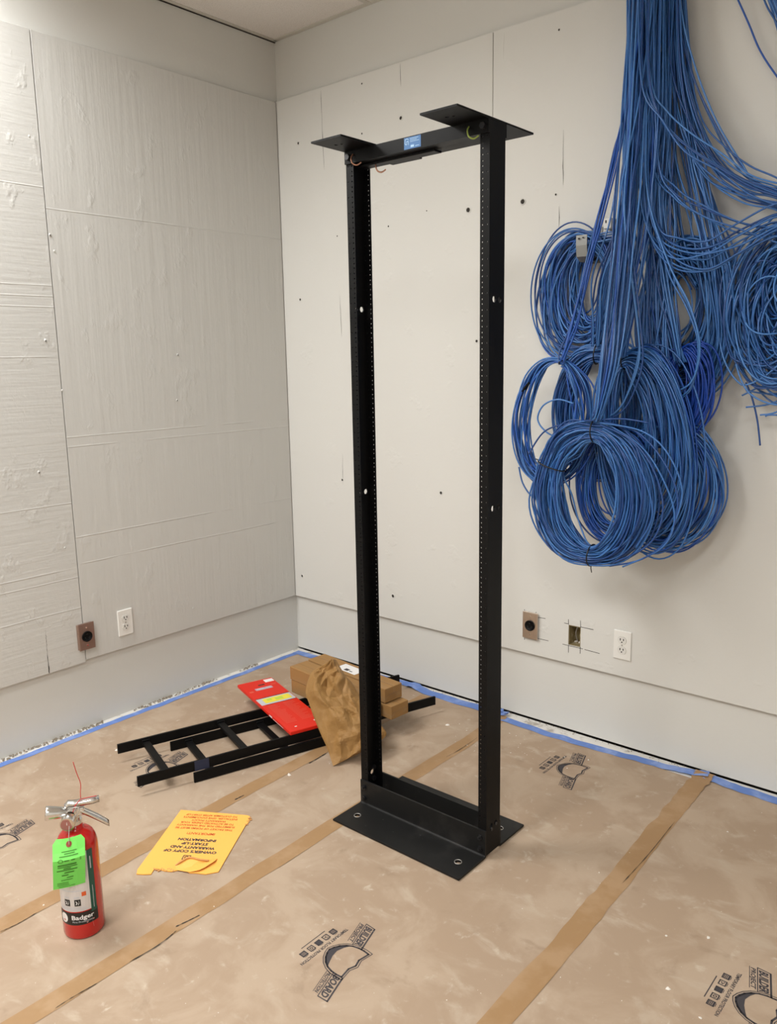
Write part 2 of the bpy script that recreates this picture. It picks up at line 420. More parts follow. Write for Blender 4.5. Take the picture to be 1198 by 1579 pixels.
# cracks, holes and drawn marks on the sheets
RWY = -PD - 0.0006
def crack_r(pts, wd, parent=wr, jit=0.0012, mt=None):
    P = [at(1, -PD, *q) for q in pts]; bm = NB(); prev = None
    L = []
    for a, b in zip(P, P[1:]):
        n = max(2, int((b-a).length/0.03))
        for k in range(n): L.append(a.lerp(b, k/n))
    L.append(P[-1])
    for i, p in enumerate(L):
        ww = wd*(0.35 + 0.9*rnd.random()) if 0 < i < len(L)-1 else wd*0.2
        d = (L[min(i+1, len(L)-1)] - L[max(i-1, 0)]).normalized(); q = Vector((-d.z, 0, d.x))*ww/2
        j = Vector((rnd.uniform(-jit, jit), 0, rnd.uniform(-jit, jit)))
        pr = (bm.verts.new(Vector((p.x, RWY, p.z))+j-q), bm.verts.new(Vector((p.x, RWY, p.z))+j+q))
        if prev: bm.faces.new((prev[0], pr[0], pr[1], prev[1]))
        prev = pr
    bmesh.ops.recalc_face_normals(bm, faces=bm.faces[:])
    return obj('crack', bm, mt or M['crack'], parent)
crack_r([(495, 139), (497, 200), (500, 262)], 0.0022); crack_r([(524, 455), (527, 520)], 0.0016); crack_r([(528, 700), (529, 748)], 0.0014)
crack_r([(617, 98), (618, 134)], 0.002); crack_r([(869, 200), (868, 285)], 0.0022); crack_r([(862, 318), (862, 352)], 0.002)
crack_r([(778, 50), (776, 92)], 0.0012, mt=M['grey_paint'])
def crack_l(y, z0, z1, wd):
    bm = NB(); n = 14; prev = None
    for i in range(n+1):
        z = z0 + (z1-z0)*i/n; ww = wd*(0.4+0.8*rnd.random())*(1.0 if i < n*0.7 else 0.4)
        yy = y + rnd.uniform(-.0008, .0008)
        pr = (bm.verts.new((0.0212, yy-ww/2, z)), bm.verts.new((0.0212, yy+ww/2, z)))
        if prev: bm.faces.new((prev[0], prev[1], pr[1], pr[0]))
        prev = pr
    obj('crack', bm, M['crack'], wl)
crack_l(-1.385, 0.292, 0.41, 0.004); crack_l(-1.384, 0.41, 0.475, 0.0015)
hb = NB(); cyl(hb, (0, 0, 0), (0, -0.0006, 0), 0.0042, n=12)
def hole_r(x, y, r, rim=True):
    p = at(1, -PD, x, y); bm = NB()
    n = 12
    j = [r*rnd.uniform(.8, 1.15) for _ in range(n)]
    bm.faces.new([bm.verts.new((p.x + j[k]*math.cos(2*PI*k/n), -PD-0.0007, p.z + j[k]*math.sin(2*PI*k/n))) for k in range(n)])
    bmesh.ops.recalc_face_normals(bm, faces=bm.faces[:])
    o = obj('screw_hole', bm, M['crack'], wr)
    if rim:
        bm = NB(); tube(bm, [(p.x + r*1.15*math.cos(a*PI/6), -PD-0.0002, p.z + r*1.15*math.sin(a*PI/6)) for a in range(12)], r*0.28, 5, True)
        obj('paint_rim', bm, M['ply_right'], o, True)
for x, y, r in ((722, 324, .0098), (806, 311, .0098), (618, 182, .0075), (460, 221, .006), (463, 462, .006), (520, 364, .0035), (599, 349, .004), (680, 760, .007), (528, 740, .006),
                (606, 919, .008), (466, 888, .007), (735, 526, .006), (558, 129, .004), (558, 206, .004), (862, 46, .004), (857, 300, .004), (658, 325, .003), (945, 700, .003)):
    hole_r(x, y, r)
bm.free() if False else None
for x, y, r in ((96, 602, .004), (77, 362, .005), (84, 387, .004), (274, 547, .005), (273, 617, .0045), (45, 210, .004), (70, 525, .006), (60, 728, .006), (298, 938, .004), (100, 845, .004)):
    p = at(0, 0.0205, x, y); bm = NB(); n = 10
    bmesh.ops.create_uvsphere(bm, u_segments=10, v_segments=6, radius=r, matrix=Matrix.Translation((0.0205, p.y, p.z)) @ Matrix.Diagonal((0.45, 1, 1.2, 1)))
    o = obj('screw_bump', bm, M['ply_left'], wl, True)
    if r > .0042:
        b2 = NB(); bmesh.ops.create_uvsphere(b2, u_segments=8, v_segments=5, radius=r*.5, matrix=Matrix.Translation((0.0222, p.y, p.z-r*.3)) @ Matrix.Diagonal((0.5, 1, 1, 1)))
        obj('screw_head', b2, M['bolt'], o, True)
# pencil layout lines round the plates of the right wall
def pline(a, b, wd=0.0022):
    A = at(1, -PD, *a); B = at(1, -PD, *b); bm = NB()
    fn = lambda x, z: Vector((x, -PD-0.0005, z))
    polyline(bm, fn, [(A.x, A.z), (B.x, B.z)], wd); bmesh.ops.recalc_face_normals(bm, faces=bm.faces[:]); obj('pencil_mark', bm, M['pencil'], wr)
K = lambda x, y: (790 + x/5.99, 920 + y/5.99)
for a, b in (((480, 243), (518, 252)), ((632, 280), (748, 305)), ((518, 210), (519, 255)), ((629, 222), (631, 280)), ((465, 438), (520, 452)), ((520, 452), (650, 482)),
             ((668, 488), (805, 525)), ((518, 455), (518, 515)), ((628, 465), (626, 525)), ((240, 192), (305, 202)), ((232, 385), (333, 408)), ((112, 118), (112, 132)), ((219, 142), (219, 155)), ((112, 375), (112, 398))):
    pline(K(*a), K(*b))

# ceiling: slab above, grid bars, tiles, lamps
ceiling = wallbox('ceiling', (0, -RY, RZ+0.16), (RX, 0, RZ+0.2), M['drywall'], 'suspended ceiling of pale tiles in a metal grid')
YE = [0.0, 0.66, 1.58, 2.80, 4.02, RY]
lampcells = {c: p for c, p in LAMPS}
for j in range(5):
    t0 = None; th_ = YE[j+1]-YE[j]
    for i in range(8):
        if (i, j) in lampcells: continue
        if t0 is None: t0 = obj('ceiling_tile', box(NB(), (0, 0, 0.008), (TW-0.008, th_-0.008, 0.016)), M['ceil'], ceiling); c = t0
        else: c = dupmesh(t0, ceiling)
        c.location = (TW*(i+.5), -(YE[j]+YE[j+1])/2, RZ+0.001)
for i in range(0, 9):
    x = min(max(TW*i, 0.012), RX-0.012)
    obj('grid_bar', box(NB(), (x, -RY/2, RZ-0.001), (0.024, RY, 0.004), 0.001), M['grid'], ceiling)
for j in range(0, 6):
    y = -min(max(YE[j], 0.012), RY-0.012)
    for i in range(8): obj('grid_bar', box(NB(), (TW*(i+.5), y, RZ-0.001), (TW-0.025, 0.024, 0.004), 0.001), M['grid'], ceiling)
obj('edge_shadow_strip', box(NB(), (0.003, -RY/2, RZ-.005), (.006, RY, .003)), M['crack'], ceiling)  # dark strip painted in for the shadow line along the wall angle
for n, ((i, j), pw) in enumerate(LAMPS):
    cx, cy = TW*(i+.5), -(YE[j]+YE[j+1])/2
    lt = thing('ceiling_light', 'recessed ceiling light ' + ('beside the left wall, bright patch below it', 'added as fill over the middle of the room, out of view', 'added as fill on the right behind the viewer, out of view')[n], 'light', (cx, cy, RZ), 0, 'ceiling lights above the frame')
    bm = NB(); box(bm, (0, 0, 0.1), (TW-.03, TH-.03, 0.004))
    for s in (-1, 1):
        box(bm, (s*(TW/2-.017), 0, 0.05), (0.004, TH-.03, 0.1)); box(bm, (0, s*(TH/2-.017), 0.05), (TW-.03, 0.004, 0.1))
    obj('housing', bm, M['grid'], lt)
    obj('lens', box(NB(), (0, 0, 0.016), (TW-.05, TH-.05, 0.006)), M['lens'], lt)
    a = area('lamp_tubes', (cx, cy, RZ+0.05), TW-.08, TH-.08, pw, math.radians(168 if n == 0 else 168)); 
    a.parent = lt; a.location = (0, 0, 0.010)

# ================================================================== TAPES
def ribbon(name, pts, wd, mt, label, cat, group=None, amp=0.004, lift=0.0015, seed=0, n=60, edge=0.003):
    r = random.Random(seed); bm = NB(); rows = []
    P = catmull(pts, max(4, n//(len(pts)-1)))
    for i, p in enumerate(P):
        d = P[min(i+1, len(P)-1)] - P[max(i-1, 0)]; d.z = 0; d.normalize(); q = Vector((-d.y, d.x, 0))
        s = i*0.09
        off = amp*noise.noise(Vector((s*2, seed, 0)))
        wl_ = wd/2 + edge*noise.noise(Vector((s*3, seed, 5))); wr_ = wd/2 + edge*noise.noise(Vector((s*3, seed, 9)))
        row = []
        for k in range(5):
            f = -1 + k*0.5
            h = 0.0004 + lift*max(0, noise.noise(Vector((s*2.2, f*1.3, seed+2)))) * (1 if abs(f) > .4 else .6) + p.z
            row.append(bm.verts.new(Vector((p.x, p.y, 0)) + q*(off + (f*wl_ if f < 0 else f*wr_)) + Vector((0, 0, h+0.0004))))
        rows.append(row)
    for A, B in zip(rows, rows[1:]):
        for k in range(4): bm.faces.new((A[k], A[k+1], B[k+1], B[k]))
    bmesh.ops.recalc_face_normals(bm, faces=bm.faces[:])
    if sum(f.normal.z for f in bm.faces) < 0: bmesh.ops.reverse_faces(bm, faces=bm.faces[:])
    o = obj(name, bm, mt, None, True); tag(o, label, cat, group); return o
g = 'brown paper seam tapes on the floor'
ribbon('seam_tape', [(0.945, -0.09, 0), (0.945, -0.9, 0), (0.96, -1.5, 0), (0.98, -2.1, 0), (0.98, -3.6, 0)], 0.062, M['ktape'], 'brown paper tape on the floor passing under bag, envelope and behind extinguisher', 'tape', g, seed=1, n=120)
ribbon('seam_tape', [(1.322, -0.06, 0.004), (1.335, -0.12, 0), (1.35, -0.35, 0), (1.347, -1.0, 0), (1.352, -1.6, 0), (1.352, -2.2, 0), (1.35, -3.6, 0)], 0.062, M['ktape'], 'brown paper floor tape running under the black frame base', 'tape', g, seed=2, n=120)
ribbon('seam_tape', [(2.185, -0.025, 0.012), (2.185, -0.08, 0.004), (2.187, -0.3, 0), (2.205, -0.8, 0), (2.215, -1.4, 0), (2.21, -3.6, 0)], 0.066, M['ktape'], 'brown paper floor tape to the right of the frame, below the cable coils', 'tape', g, seed=3, n=120, amp=0.008, edge=0.006)
g = 'blue tapes along the wall foot'
ribbon('masking_tape', [(0.055, -0.055, 0), (0.055, -0.6, 0), (0.052, -1.2, 0), (0.057, -1.8, 0), (0.055, -3.2, 0)], 0.034, M['btape'], 'blue masking tape along the foot of the left wall', 'tape', g, seed=5, n=140, amp=0.006)
ribbon('masking_tape', [(0.04, -0.058, 0.001), (0.3, -0.05, 0), (0.6, -0.042, 0), (0.84, -0.035, 0.004)], 0.046, M['btape'], 'blue masking tape running from the room corner behind the cardboard boxes', 'tape', g, seed=6, n=70, amp=0.006)
ribbon('masking_tape', [(0.80, -0.05, 0.008), (0.84, -0.045, 0.014), (0.9, -0.05, 0.002), (1.1, -0.05, 0), (1.3, -0.045, 0.004), (1.325, -0.035, 0.016)], 0.052, M['btape'], 'blue masking tape along the right wall between boxes and frame', 'tape', g, seed=7, n=70, amp=0.006)
ribbon('masking_tape', [(1.335, -0.075, 0.001), (1.6, -0.082, 0), (1.9, -0.065, 0), (2.1, -0.045, 0.002), (2.2, -0.03, 0.012)], 0.042, M['btape'], 'blue masking tape along the right wall below the outlets, white strip behind it', 'tape', g, seed=8, n=90, amp=0.006)
ribbon('masking_tape', [(2.19, -0.035, 0.006), (2.3, -0.045, 0.001), (2.6, -0.05, 0), (3.4, -0.05, 0)], 0.048, M['btape'], 'blue masking tape at the wall foot by the right edge, below the cables', 'tape', g, seed=9, n=70, amp=0.006)

def tear(parent, pts, wd, sd):
    r_ = random.Random(sd); P = catmull([flo(*q) for q in pts], 8); bm = NB(); prev = None
    for i, p in enumerate(P):
        d = P[min(i+1, len(P)-1)] - P[max(i-1, 0)]; d.normalize(); q = Vector((-d.y, d.x, 0))*wd*(.15 if i in (0, len(P)-1) else r_.uniform(.2, 1))/2
        p = p + Vector((0, 0, .0024)); pr = (bm.verts.new(p-q), bm.verts.new(p+q))
        if prev: bm.faces.new((prev[0], prev[1], pr[1], pr[0]))
        prev = pr
    bmesh.ops.recalc_face_normals(bm, faces=bm.faces[:])
    obj('torn_edge', bm, M['crack'], parent)
tapes = [o for o in COL.objects if o.name.startswith('seam_tape')]; tapes.sort(key=lambda o: o.name)
tear(tapes[1], [(200, 1484), (245, 1458), (272, 1436)], .004, 1); tear(tapes[1], [(271, 1430), (290, 1421), (308, 1412)], .005, 2); tear(tapes[1], [(85, 1556), (110, 1540), (150, 1517)], .003, 3)
tear(tapes[1], [(688, 1168), (708, 1157), (736, 1138)], .003, 4); tear(tapes[0], [(362, 1234), (368, 1231), (376, 1227)], .006, 5); tear(tapes[0], [(476, 1178), (490, 1170), (503, 1162)], .006, 6)
tear(tapes[0], [(0, 1438), (30, 1424), (57, 1408)], .0035, 7); tear(tapes[2], [(960, 1362), (1000, 1318), (1040, 1268)], .0025, 8)

# ================================================================== RACK
RKX, RKY, RW, RD, RH = 1.5882, -0.9135, 0.515, 0.3677, 2.134
rack = thing('relay_rack', 'tall black two-post equipment frame standing on the floor', 'rack', (RKX, RKY, 0.0022), 0.0035)
PDp, FL, TK = 0.076, 0.030, 0.004
z0r, z1r = 0.006, RH-0.006
# EIA hole rows
eia = []; z = 0.11
while z < 2.07:
    for dz in (0.00635, 0.02223, 0.0381): eia.append(z+dz)
    z += 0.04445
def holed_strip(bm, mtx, w0, w1, L0, L1, hs, u, r):
    vs_ = [L0]; holes = {}
    for h in hs:
        a, b = h - 0.0058, h + 0.0058
        if a - vs_[-1] > 1e-4: vs_.append(a)
        else: a = vs_[-1]
        holes[(0, len(vs_)-1)] = (u, h, r); vs_.append(b)
    vs_.append(L1); plate(bm, mtx, [w0, w1], vs_, TK, holes)
for s in (-1, 1):
    post = NB()
    # web, with three round cable holes and a few bolt holes
    x = s*RW/2
    mt = mframe((x, 0, 0), (0, s, 0), (0, 0, 1))       # w = outward
    vs_ = [z0r]; holes = {}
    for h in (0.095, 1.09, 1.672):
        vs_.append(h-0.016)
        for q_ in (0, 1): holes[(q_, len(vs_)-1)] = (s*(-0.012, 0.0145)[q_ if s > 0 else 1-q_], h, 0.0092)
        vs_.append(h+0.016)
    vs_.append(z1r)
    plate(post, mt, [-PDp/2+TK, s*0.001, PDp/2-TK], vs_, TK, holes)
    wb = obj('post_web', post, M['black'], rack)
    for f in (-1, 1):                                   # front and rear flange pointing inwards
        fb = NB(); mt = mframe((x, f*PDp/2, 0), (-s*1.0, 0, 0), (0, 0, 1)) if (f == -1) == (s == -1) else mframe((x, f*PDp/2, 0), (-s*1.0, 0, 0), (0, 0, 1))
        hs = eia
        w_out = mt.col[2].xyz
        if w_out.y * f < 0: mt.translation = Vector((x, f*(PDp/2-TK), 0))
        holed_strip(fb, mt, 0.017, FL, z0r, z1r, hs, 0.0232, 0.0025)
        holed_strip(fb, mt, 0.0, 0.017, z0r, z1r, hs[1::3], 0.0075, 0.0018)
        bmesh.ops.recalc_face_normals(fb, faces=fb.faces[:])
        obj('post_flange', fb, M['black'], rack)
# base angles
for f in (-1, 1):
    bm = NB(); yv = f*(PDp/2)                        # inner plane of upright leg
    mt = mframe((0, 0, 0.006), (1, 0, 0), (0, 1, 0))
    ya, yb = sorted((yv + f*0.012, f*RD/2))
    plate(bm, mt, [-RW/2, -RW/2+.03, -RW/2+.07, RW/2-.07, RW/2-.03, RW/2], [ya, (ya+yb)/2-.02-.004*f*0, (ya+yb)/2+.02, yb], 0.006,
          {(1, 1): (-RW/2+.05, (ya+yb)/2, .0095), (3, 1): (RW/2-.05, (ya+yb)/2, .0095)})
    # rounded bend and upright leg swept along x
    prof = [(yv+f*.012, 0.006), (yv+f*.0088, 0.0072), (yv+f*.0065, 0.0095), (yv+f*.0058, 0.013), (yv+f*.0058, 0.090), (yv, 0.090), (yv, 0.004), (yv+f*.004, 0.0), (yv+f*.012, 0.0)]
    A = [bm.verts.new((-RW/2, y, z)) for y, z in prof]; B = [bm.verts.new((RW/2, y, z)) for y, z in prof]
    for i in range(len(prof)):
        j = (i+1) % len(prof); bm.faces.new((A[i], A[j], B[j], B[i]))
    bm.faces.new(A); bm.faces.new(B); bmesh.ops.recalc_face_normals(bm, faces=bm.faces[:])
    ang = obj('base_angle', bm, M['black_dusty'], rack)
    for u in (-1, 1):
        rb = NB(); p = Vector((u*(RW/2-.05), (ya+yb)/2, 0.0062))
        tube(rb, [p + Vector((.0112*math.cos(a*PI/8), .0112*math.sin(a*PI/8), 0)) for a in range(16)], 0.0012, 5, True)
        obj('hole_rim', rb, M['bare'], ang, True)
        for zz in (0.028, 0.066):
            hb = NB(); cyl(hb, (u*(RW/2-.018), yv+f*.0055, zz), (u*(RW/2-.018), yv+f*.0125, zz), .0085, n=6); cyl(hb, (u*(RW/2-.018), yv+f*.0125, zz), (u*(RW/2-.018), yv+f*.0175, zz), .0045, n=8)
            obj('bolt', hb, M['bolt'], ang)
# bolts low on the posts
for s in (-1, 1):
    for yy, zz in ((-0.008, 0.082), (0.016, 0.090)) if s > 0 else ((0.02, 0.112), (0.02, 0.07)):
        hb = NB(); x = s*RW/2
        if s > 0: cyl(hb, (x, yy, zz), (x+.0012, yy, zz), .0055, n=10)
        else: cyl(hb, (x+TK, yy, zz), (x+TK+.007, yy, zz), .009, n=6)
        obj('bolt', hb, M['bolt'], rack)
# top plates and top bars
for s in (-1, 1):
    bm = NB(); x0, x1 = sorted((s*RW/2, s*(RW/2-0.118)))
    mt = mframe((0, 0, RH), (1, 0, 0), (0, 1, 0)); xm = (x0+x1)/2
    plate(bm, mt, [x0, xm-.03, xm-.008, xm+.008, x1], [-RD/2, -RD/2+.05, -RD/2+.08, RD/2-.06, RD/2-.03, RD/2], 0.005,
          {(1, 1): (xm-.018, -RD/2+.062, .006), (2, 1): (xm, -RD/2+.066, .004), (1, 3): (xm-.018, RD/2-.045, .006)})
    obj('top_plate', bm, M['black'], rack)
for f in (-1, 1):
    bm = NB(); y = f*(PDp/2+0.003); L = RW
    box(bm, (0, y, 2.112), (L, 0.006, 0.036)); box(bm, (0, y-f*0.0225, 2.0965), (L-2*FL-.004, 0.039, 0.005))
    tb = obj('top_bar', bm, M['black'], rack)
    for u in (-1, 1):
        hb = NB(); cyl(hb, (u*(RW/2-.016), y+f*.003, 2.112), (u*(RW/2-.016), y+f*.011, 2.112), .009, n=6); obj('bolt', hb, M['bolt'], tb)
    if f < 0:
        fn = lambda x_, z_: Vector((x_, y-.0036, z_))
        sb = NB(); quad(sb, fn, -0.026, 2.0965, 0.034, 2.1275); st = obj('sticker', sb, M['sticker'], tb, label='small blue sticker with pale print')
        sb = NB(); fn2 = lambda x_, z_: Vector((x_, y-.0041, z_))
        polyline(sb, fn2, [(-.010, 2.121), (-.013, 2.124), (-.019, 2.124), (-.022, 2.121), (-.022, 2.112), (-.019, 2.109), (-.016, 2.109), (-.016, 2.117), (-.010, 2.117), (-.010, 2.108)], .0018)
        for k, (a, b) in enumerate(((-.004, .026), (-.004, .02), (-.004, .028))): quad(sb, fn2, a, 2.1225-.004*k, b, 2.1238-.004*k)
        quad(sb, fn2, -.002, 2.100, .010, 2.106); quad(sb, fn2, .014, 2.101, .028, 2.1025); obj('print', sb, M['stickerp'], st)
bm = NB(); box(bm, (-0.09, 0.0, 2.088), (0.30, 0.035, 0.006), 0.001); obj('ground_strip', bm, M['black'], rack)
for (x, y, mtk) in ((-0.222, -0.045, 'copper'), (-0.165, 0.0, 'copper'), (0.196, -0.045, 'gywire')):
    bm = NB(); zt = 2.118 if y < -.01 else 2.096
    P = catmull([(x, y, zt), (x+.002, y-.010, zt-.012), (x+.008, y-.012, zt-.028), (x+.018, y-.004, zt-.034), (x+.027, y+.006, zt-.026)], 6)
    tube(bm, P, 0.0022, 6); obj('ground_wire', bm, M[mtk], rack, True)

# ================================================================== LADDER RACKING
def ladder(label, loc, ang, L, off, n, z, tape=None):
    t = thing('ladder_rack', label, 'ladder rack', (loc[0], loc[1], z), ang, 'black ladder rack sections')
    Wd = 0.305
    for s in (0, 1):
        obj('side_rail', box(NB(), (L/2, s*(-Wd) + (0.005 if s else -0.005), 0.019), (L, 0.0095, 0.038), 0.0008), M['black'], t)
    for k in range(n):
        x = off + k*0.306
        bm = NB(); box(bm, (x, -Wd/2, 0.020), (0.027, Wd-0.02, 0.013), 0.001)
        rg = obj('rung', bm, M['black'], t)
        for s in (0, 1):
            wb = NB(); box(wb, (x, (-0.0135 if s == 0 else -Wd+0.0135), 0.026), (0.031, 0.008, 0.016), 0.002); obj('weld_cap', wb, M['black'], rg)
    if tape:
        bm = NB(); box(bm, (tape, -Wd+.0002, 0.019), (0.055, 0.0012, 0.0385)); obj('tape_patch', bm, mat('dark_blue_tape', (0.012, 0.02, 0.055), 0.5), t)
    return t
angA = math.atan2(1.205, 0.40)
ladder('upper black ladder rack section, red pack lying across its rails', (0.396, -1.328), angA, 1.28, 0.107, 4, 0.0400, 0.235)
ladder('lower black ladder rack section lying flat under the other one', (0.470, -1.142), angA, 0.68, 0.072, 2, 0.0012)

# red blister pack
RPZ = 0.0785
c_tl, c_tr, c_bl = flo(366, 1056, .094), flo(418, 1041, .094), flo(447.6, 1129, .094)
ux = (c_bl - c_tl); Lr = ux.length; ux.normalize()
uy = (c_tr - c_tl); uy = (uy - ux*uy.dot(ux)); Wr_ = uy.length; uy.normalize()
rp = thing('retail_pack', 'flat red retail pack with yellow band lying on ladder rack', 'package', (c_tl.x, c_tl.y, RPZ), math.atan2(ux.y, ux.x))
Wr_ = 0.165
bm = NB(); box(bm, (Lr/2, Wr_/2, 0.0078), (Lr, Wr_, 0.0148), 0.002); obj('card_box', bm, M['redpack'], rp)
fr = lambda x, y: Vector((x, y, 0.0155))
fr2 = lambda x, y: Vector((x, y, 0.0158))
def decal(name, mt, parent, fn, rects, label=None):
    bm = NB()
    for r in rects: quad(bm, fn, *r)
    bmesh.ops.recalc_face_normals(bm, faces=bm.faces[:])
    return obj(name, bm, mt, parent, label=label)
decal('hang_slot', M['crack'], rp, fr, [(0.055, .075, .066, .105)])
decal('price_label', M['whitep'], rp, fr, [(0.012, .118, .045, .160)], 'small white label')
decal('logo_strip', M['mauvep'], rp, fr, [(.090, .045, .115, .125)])
decal('logo_print', M['greyp'], rp, fr2, [(.098, .052, .104, .085), (.106, .06, .111, .118), (.095, .095, .099, .12)])
decal('grey_band', M['greyp'], rp, fr, [(.205, .004, .275, .161)])
decal('yellow_band', M['yellow'], rp, fr2, [(.214, .028, .262, .15)])
decal('lime_band', M['ygreen'], rp, lambda x, y: Vector((x, y, .0161)), [(.220, .045, .24, .066), (.226, .08, .25, .115)])
decal('dark_edge', M['crack'], rp, fr2, [(.2, .004, .2045, .161), (.2755, .02, .279, .161)])
rr = random.Random(3); R_ = [(.11, .012, .125, .03), (.07, .13, .075, .155), (.08, .13, .085, .15)]
for k in range(16):
    x = .295 + k*.0125
    R_ += [(x, .02, x+.0035, .02+rr.uniform(.03, .055)), (x, .09, x+.0035, .09+rr.uniform(.03, .065))]
tag(decal('small_print', M['redpale'], rp, fr2, R_), kind='stuff')
decal('white_mark', M['whitep'], rp, fr2, [(.515, .125, .525, .14)]); decal('white_mark', M['whitep'], rp, fr2, [(.53, .035, .536, .045)])
sd = lambda x, z: Vector((x, -0.0003, z))
decal('side_print', M['whitep'], rp, sd, [(.36, .004, .39, .011), (.40, .004, .50, .006)])

# cardboard boxes on the ladder
def carton(label, x0, x1, yc, wid, z0, h, ang, labels=(), stamp=False, org=(0.57, -0.465)):
    t = thing('cardboard_box', label, 'box', (org[0], org[1], z0), ang, 'cardboard boxes stacked on the ladder rack')
    L = x1-x0; xm = (x0+x1)/2
    obj('carton_body', box(NB(), (xm, yc, h/2), (L, wid-.002, h-.001), 0.0018), M['kraft'], t)
    fb = NB(); box(fb, (xm, yc, h-.0003), (L-.004, 0.0016, 0.0008)); obj('flap_seam', fb, M['kraftedge'], t)
    fb = NB(); box(fb, (x1-.0003, yc, h/2), (0.0012, wid*.86, 0.0014)); obj('end_flap', fb, M['kraftedge'], t)
    for (a, b, c, d) in labels:
        fn = lambda x, y: Vector((x, y, h+.0004))
        l = decal('shipping_label', M['whitep'], t, fn, [(a, b, c, d)], 'white shipping label')
        ww = c-a
        decal('label_print', M['ink'], l, lambda x, y: Vector((x, y, h+.0008)), [(a+ww*.35, b+(d-b)*.15, a+ww*.55, b+(d-b)*.45), (a+ww*.6, b+(d-b)*.2, a+ww*.75, b+(d-b)*.3)] if ww > .06 else [(a+.01, b+.008, a+.014, d-.008)])
    if stamp:
        fb = NB(); fn = lambda y, z: Vector((x1+.0012, y, z)); y0 = yc-wid*.3
        rs = random.Random(5)
        for k in range(4):
            q = y0 + k*.012
            polyline(fb, fn, [(q, .022+rs.random()*.01), (q+.004, .036), (q+.009, .03), (q+.007, .02)], .0012)
        polyline(fb, fn, [(y0+.012, .012), (y0+.04, .014)], .001)
        bmesh.ops.recalc_face_normals(fb, faces=fb.faces[:]); obj('stamp_print', fb, M['kraftedge'], t)
    return t
aB = -0.095
zA = 0.0788
carton('lower front long cardboard box of the stack, end beside the red pack', 0.0, .475, -.052, .1, zA, .060, aB)
carton('lower rear cardboard box of the stack, sticking out furthest right', .03, .525, .053, .1, zA, .058, aB)
carton('upper front long cardboard box of the stack, bag leaning on it', -.004, .455, -.054, .1, zA+.0605, .0605, aB, [(.20, -.028, .232, -.012)])
carton('upper rear long cardboard box with white shipping label on top', -.008, .49, .052, .1, zA+.061, .062, aB, [(.16, .02, .285, .082)], True)

# crumpled paper bag
def make_bag():
    n_ = Vector((.70, -.714, 0)).normalized(); s_ = Vector((.714, .70, 0)).normalized()
    c0 = 1.342; k = 0.757
    def onplane(x, y):
        d = ray(x, y); nn = n_ + Vector((0, 0, k)); t = (c0 - CAM.dot(nn)) / d.dot(nn); return CAM + d*t
    e = lambda x, y: onplane(430 + x/4.608, 990 + y/4.608)
    Lft = [e(385, 882), e(345, 760), (e(300, 660)), e(250, 540), e(215, 440), e(190, 350), e(225, 225), e(300, 170), e(352, 142)]
    Rgt = [e(700, 720), e(765, 655), e(725, 585), e(690, 510), e(610, 440), e(570, 380), e(520, 290), e(462, 222), e(408, 128)]
    Lc = catmull(Lft, 7); Rc = catmull(Rgt, 7); NV = len(Lc); NU = 44
    upn = (n_ + Vector((0, 0, k))).normalized()
    r = random.Random(11)
    def field(nu, nv, amp):
        G = [[r.uniform(-1, 1)*amp for _ in range(nu+2)] for _ in range(nv+2)]
        def f(u, v):
            x = max(0, min(.9999, u))*nu; y = max(0, min(.9999, v))*nv; i, j = int(x), int(y); fx, fy = x-i, y-j
            a, b, c, d = G[j][i], G[j][i+1], G[j+1][i], G[j+1][i+1]
            if (i*7+j*3) % 2: return a + (b-a)*fx + (d-b)*fy if fx > fy else a + (d-c)*fx + (c-a)*fy
            return a + (b-a)*fx + (c-a)*fy if fx+fy < 1 else d + (c-d)*(1-fx) + (b-d)*(1-fy)
        return f
    f1, f2, f3 = field(4, 6, .021), field(7, 11, .015), field(12, 19, .0055)
    def crump(u, v):
        uu = u + .12*noise.noise(Vector((u*2.3, v*2.3, 1))); vv = v + .12*noise.noise(Vector((u*2.3, v*2.3, 7)))
        return f1(uu+.2*vv-.1, vv+.25*uu-.12) + f2(uu-.25*vv+.12, vv-.3*uu+.15) + f3(uu, vv)
    bm = NB(); F = []; Bk = []
    for j in range(NV):
        v = j/(NV-1); rf = []; rb = []
        for i in range(NU+1):
            u = i/NU; p = Lc[j].lerp(Rc[j], u)
            env = math.sin(PI*u)**.55 * (0.42+.58*math.sin(PI*min(1, (v*.90+.10)))**.6)
            b = .062*env*(1-.35*v) + crump(u, v)*min(1, env*1.6)
            base = .03*max(0, 1-v/.16)*env                      # turned-in bottom
            pf = p + upn*(b - base*1.6) ; pb = p - upn*(.012*env + .3*abs(crump(v, u))*env)
            rf.append(bm.verts.new(pf)); rb.append(rf[-1] if i in (0, NU) else bm.verts.new(pb))
        F.append(rf); Bk.append(rb)
    for j in range(NV-1):
        for i in range(NU):
            bm.faces.new((F[j][i], F[j][i+1], F[j+1][i+1], F[j+1][i]))
            bm.faces.new((Bk[j][i], Bk[j+1][i], Bk[j+1][i+1], Bk[j][i+1]))
    for rr_, jj in ((F[0], 0), (F[-1], NV-1)):
        for i in range(NU):
            q = [F[jj][i], F[jj][i+1], Bk[jj][i+1], Bk[jj][i]]
            q = list(dict.fromkeys(q))
            if len(q) > 2: bm.faces.new(q)
    bmesh.ops.triangulate(bm, faces=bm.faces[:])
    bmesh.ops.recalc_face_normals(bm, faces=bm.faces[:])
    mz = min(v.co.z for v in bm.verts)
    for v in bm.verts:
        if v.co.z < 0.0016: v.co.z = 0.0016
    o = obj('paper_bag', bm, M['bag']); tag(o, 'crumpled brown paper bag leaning against the cardboard boxes', 'bag')
make_bag()

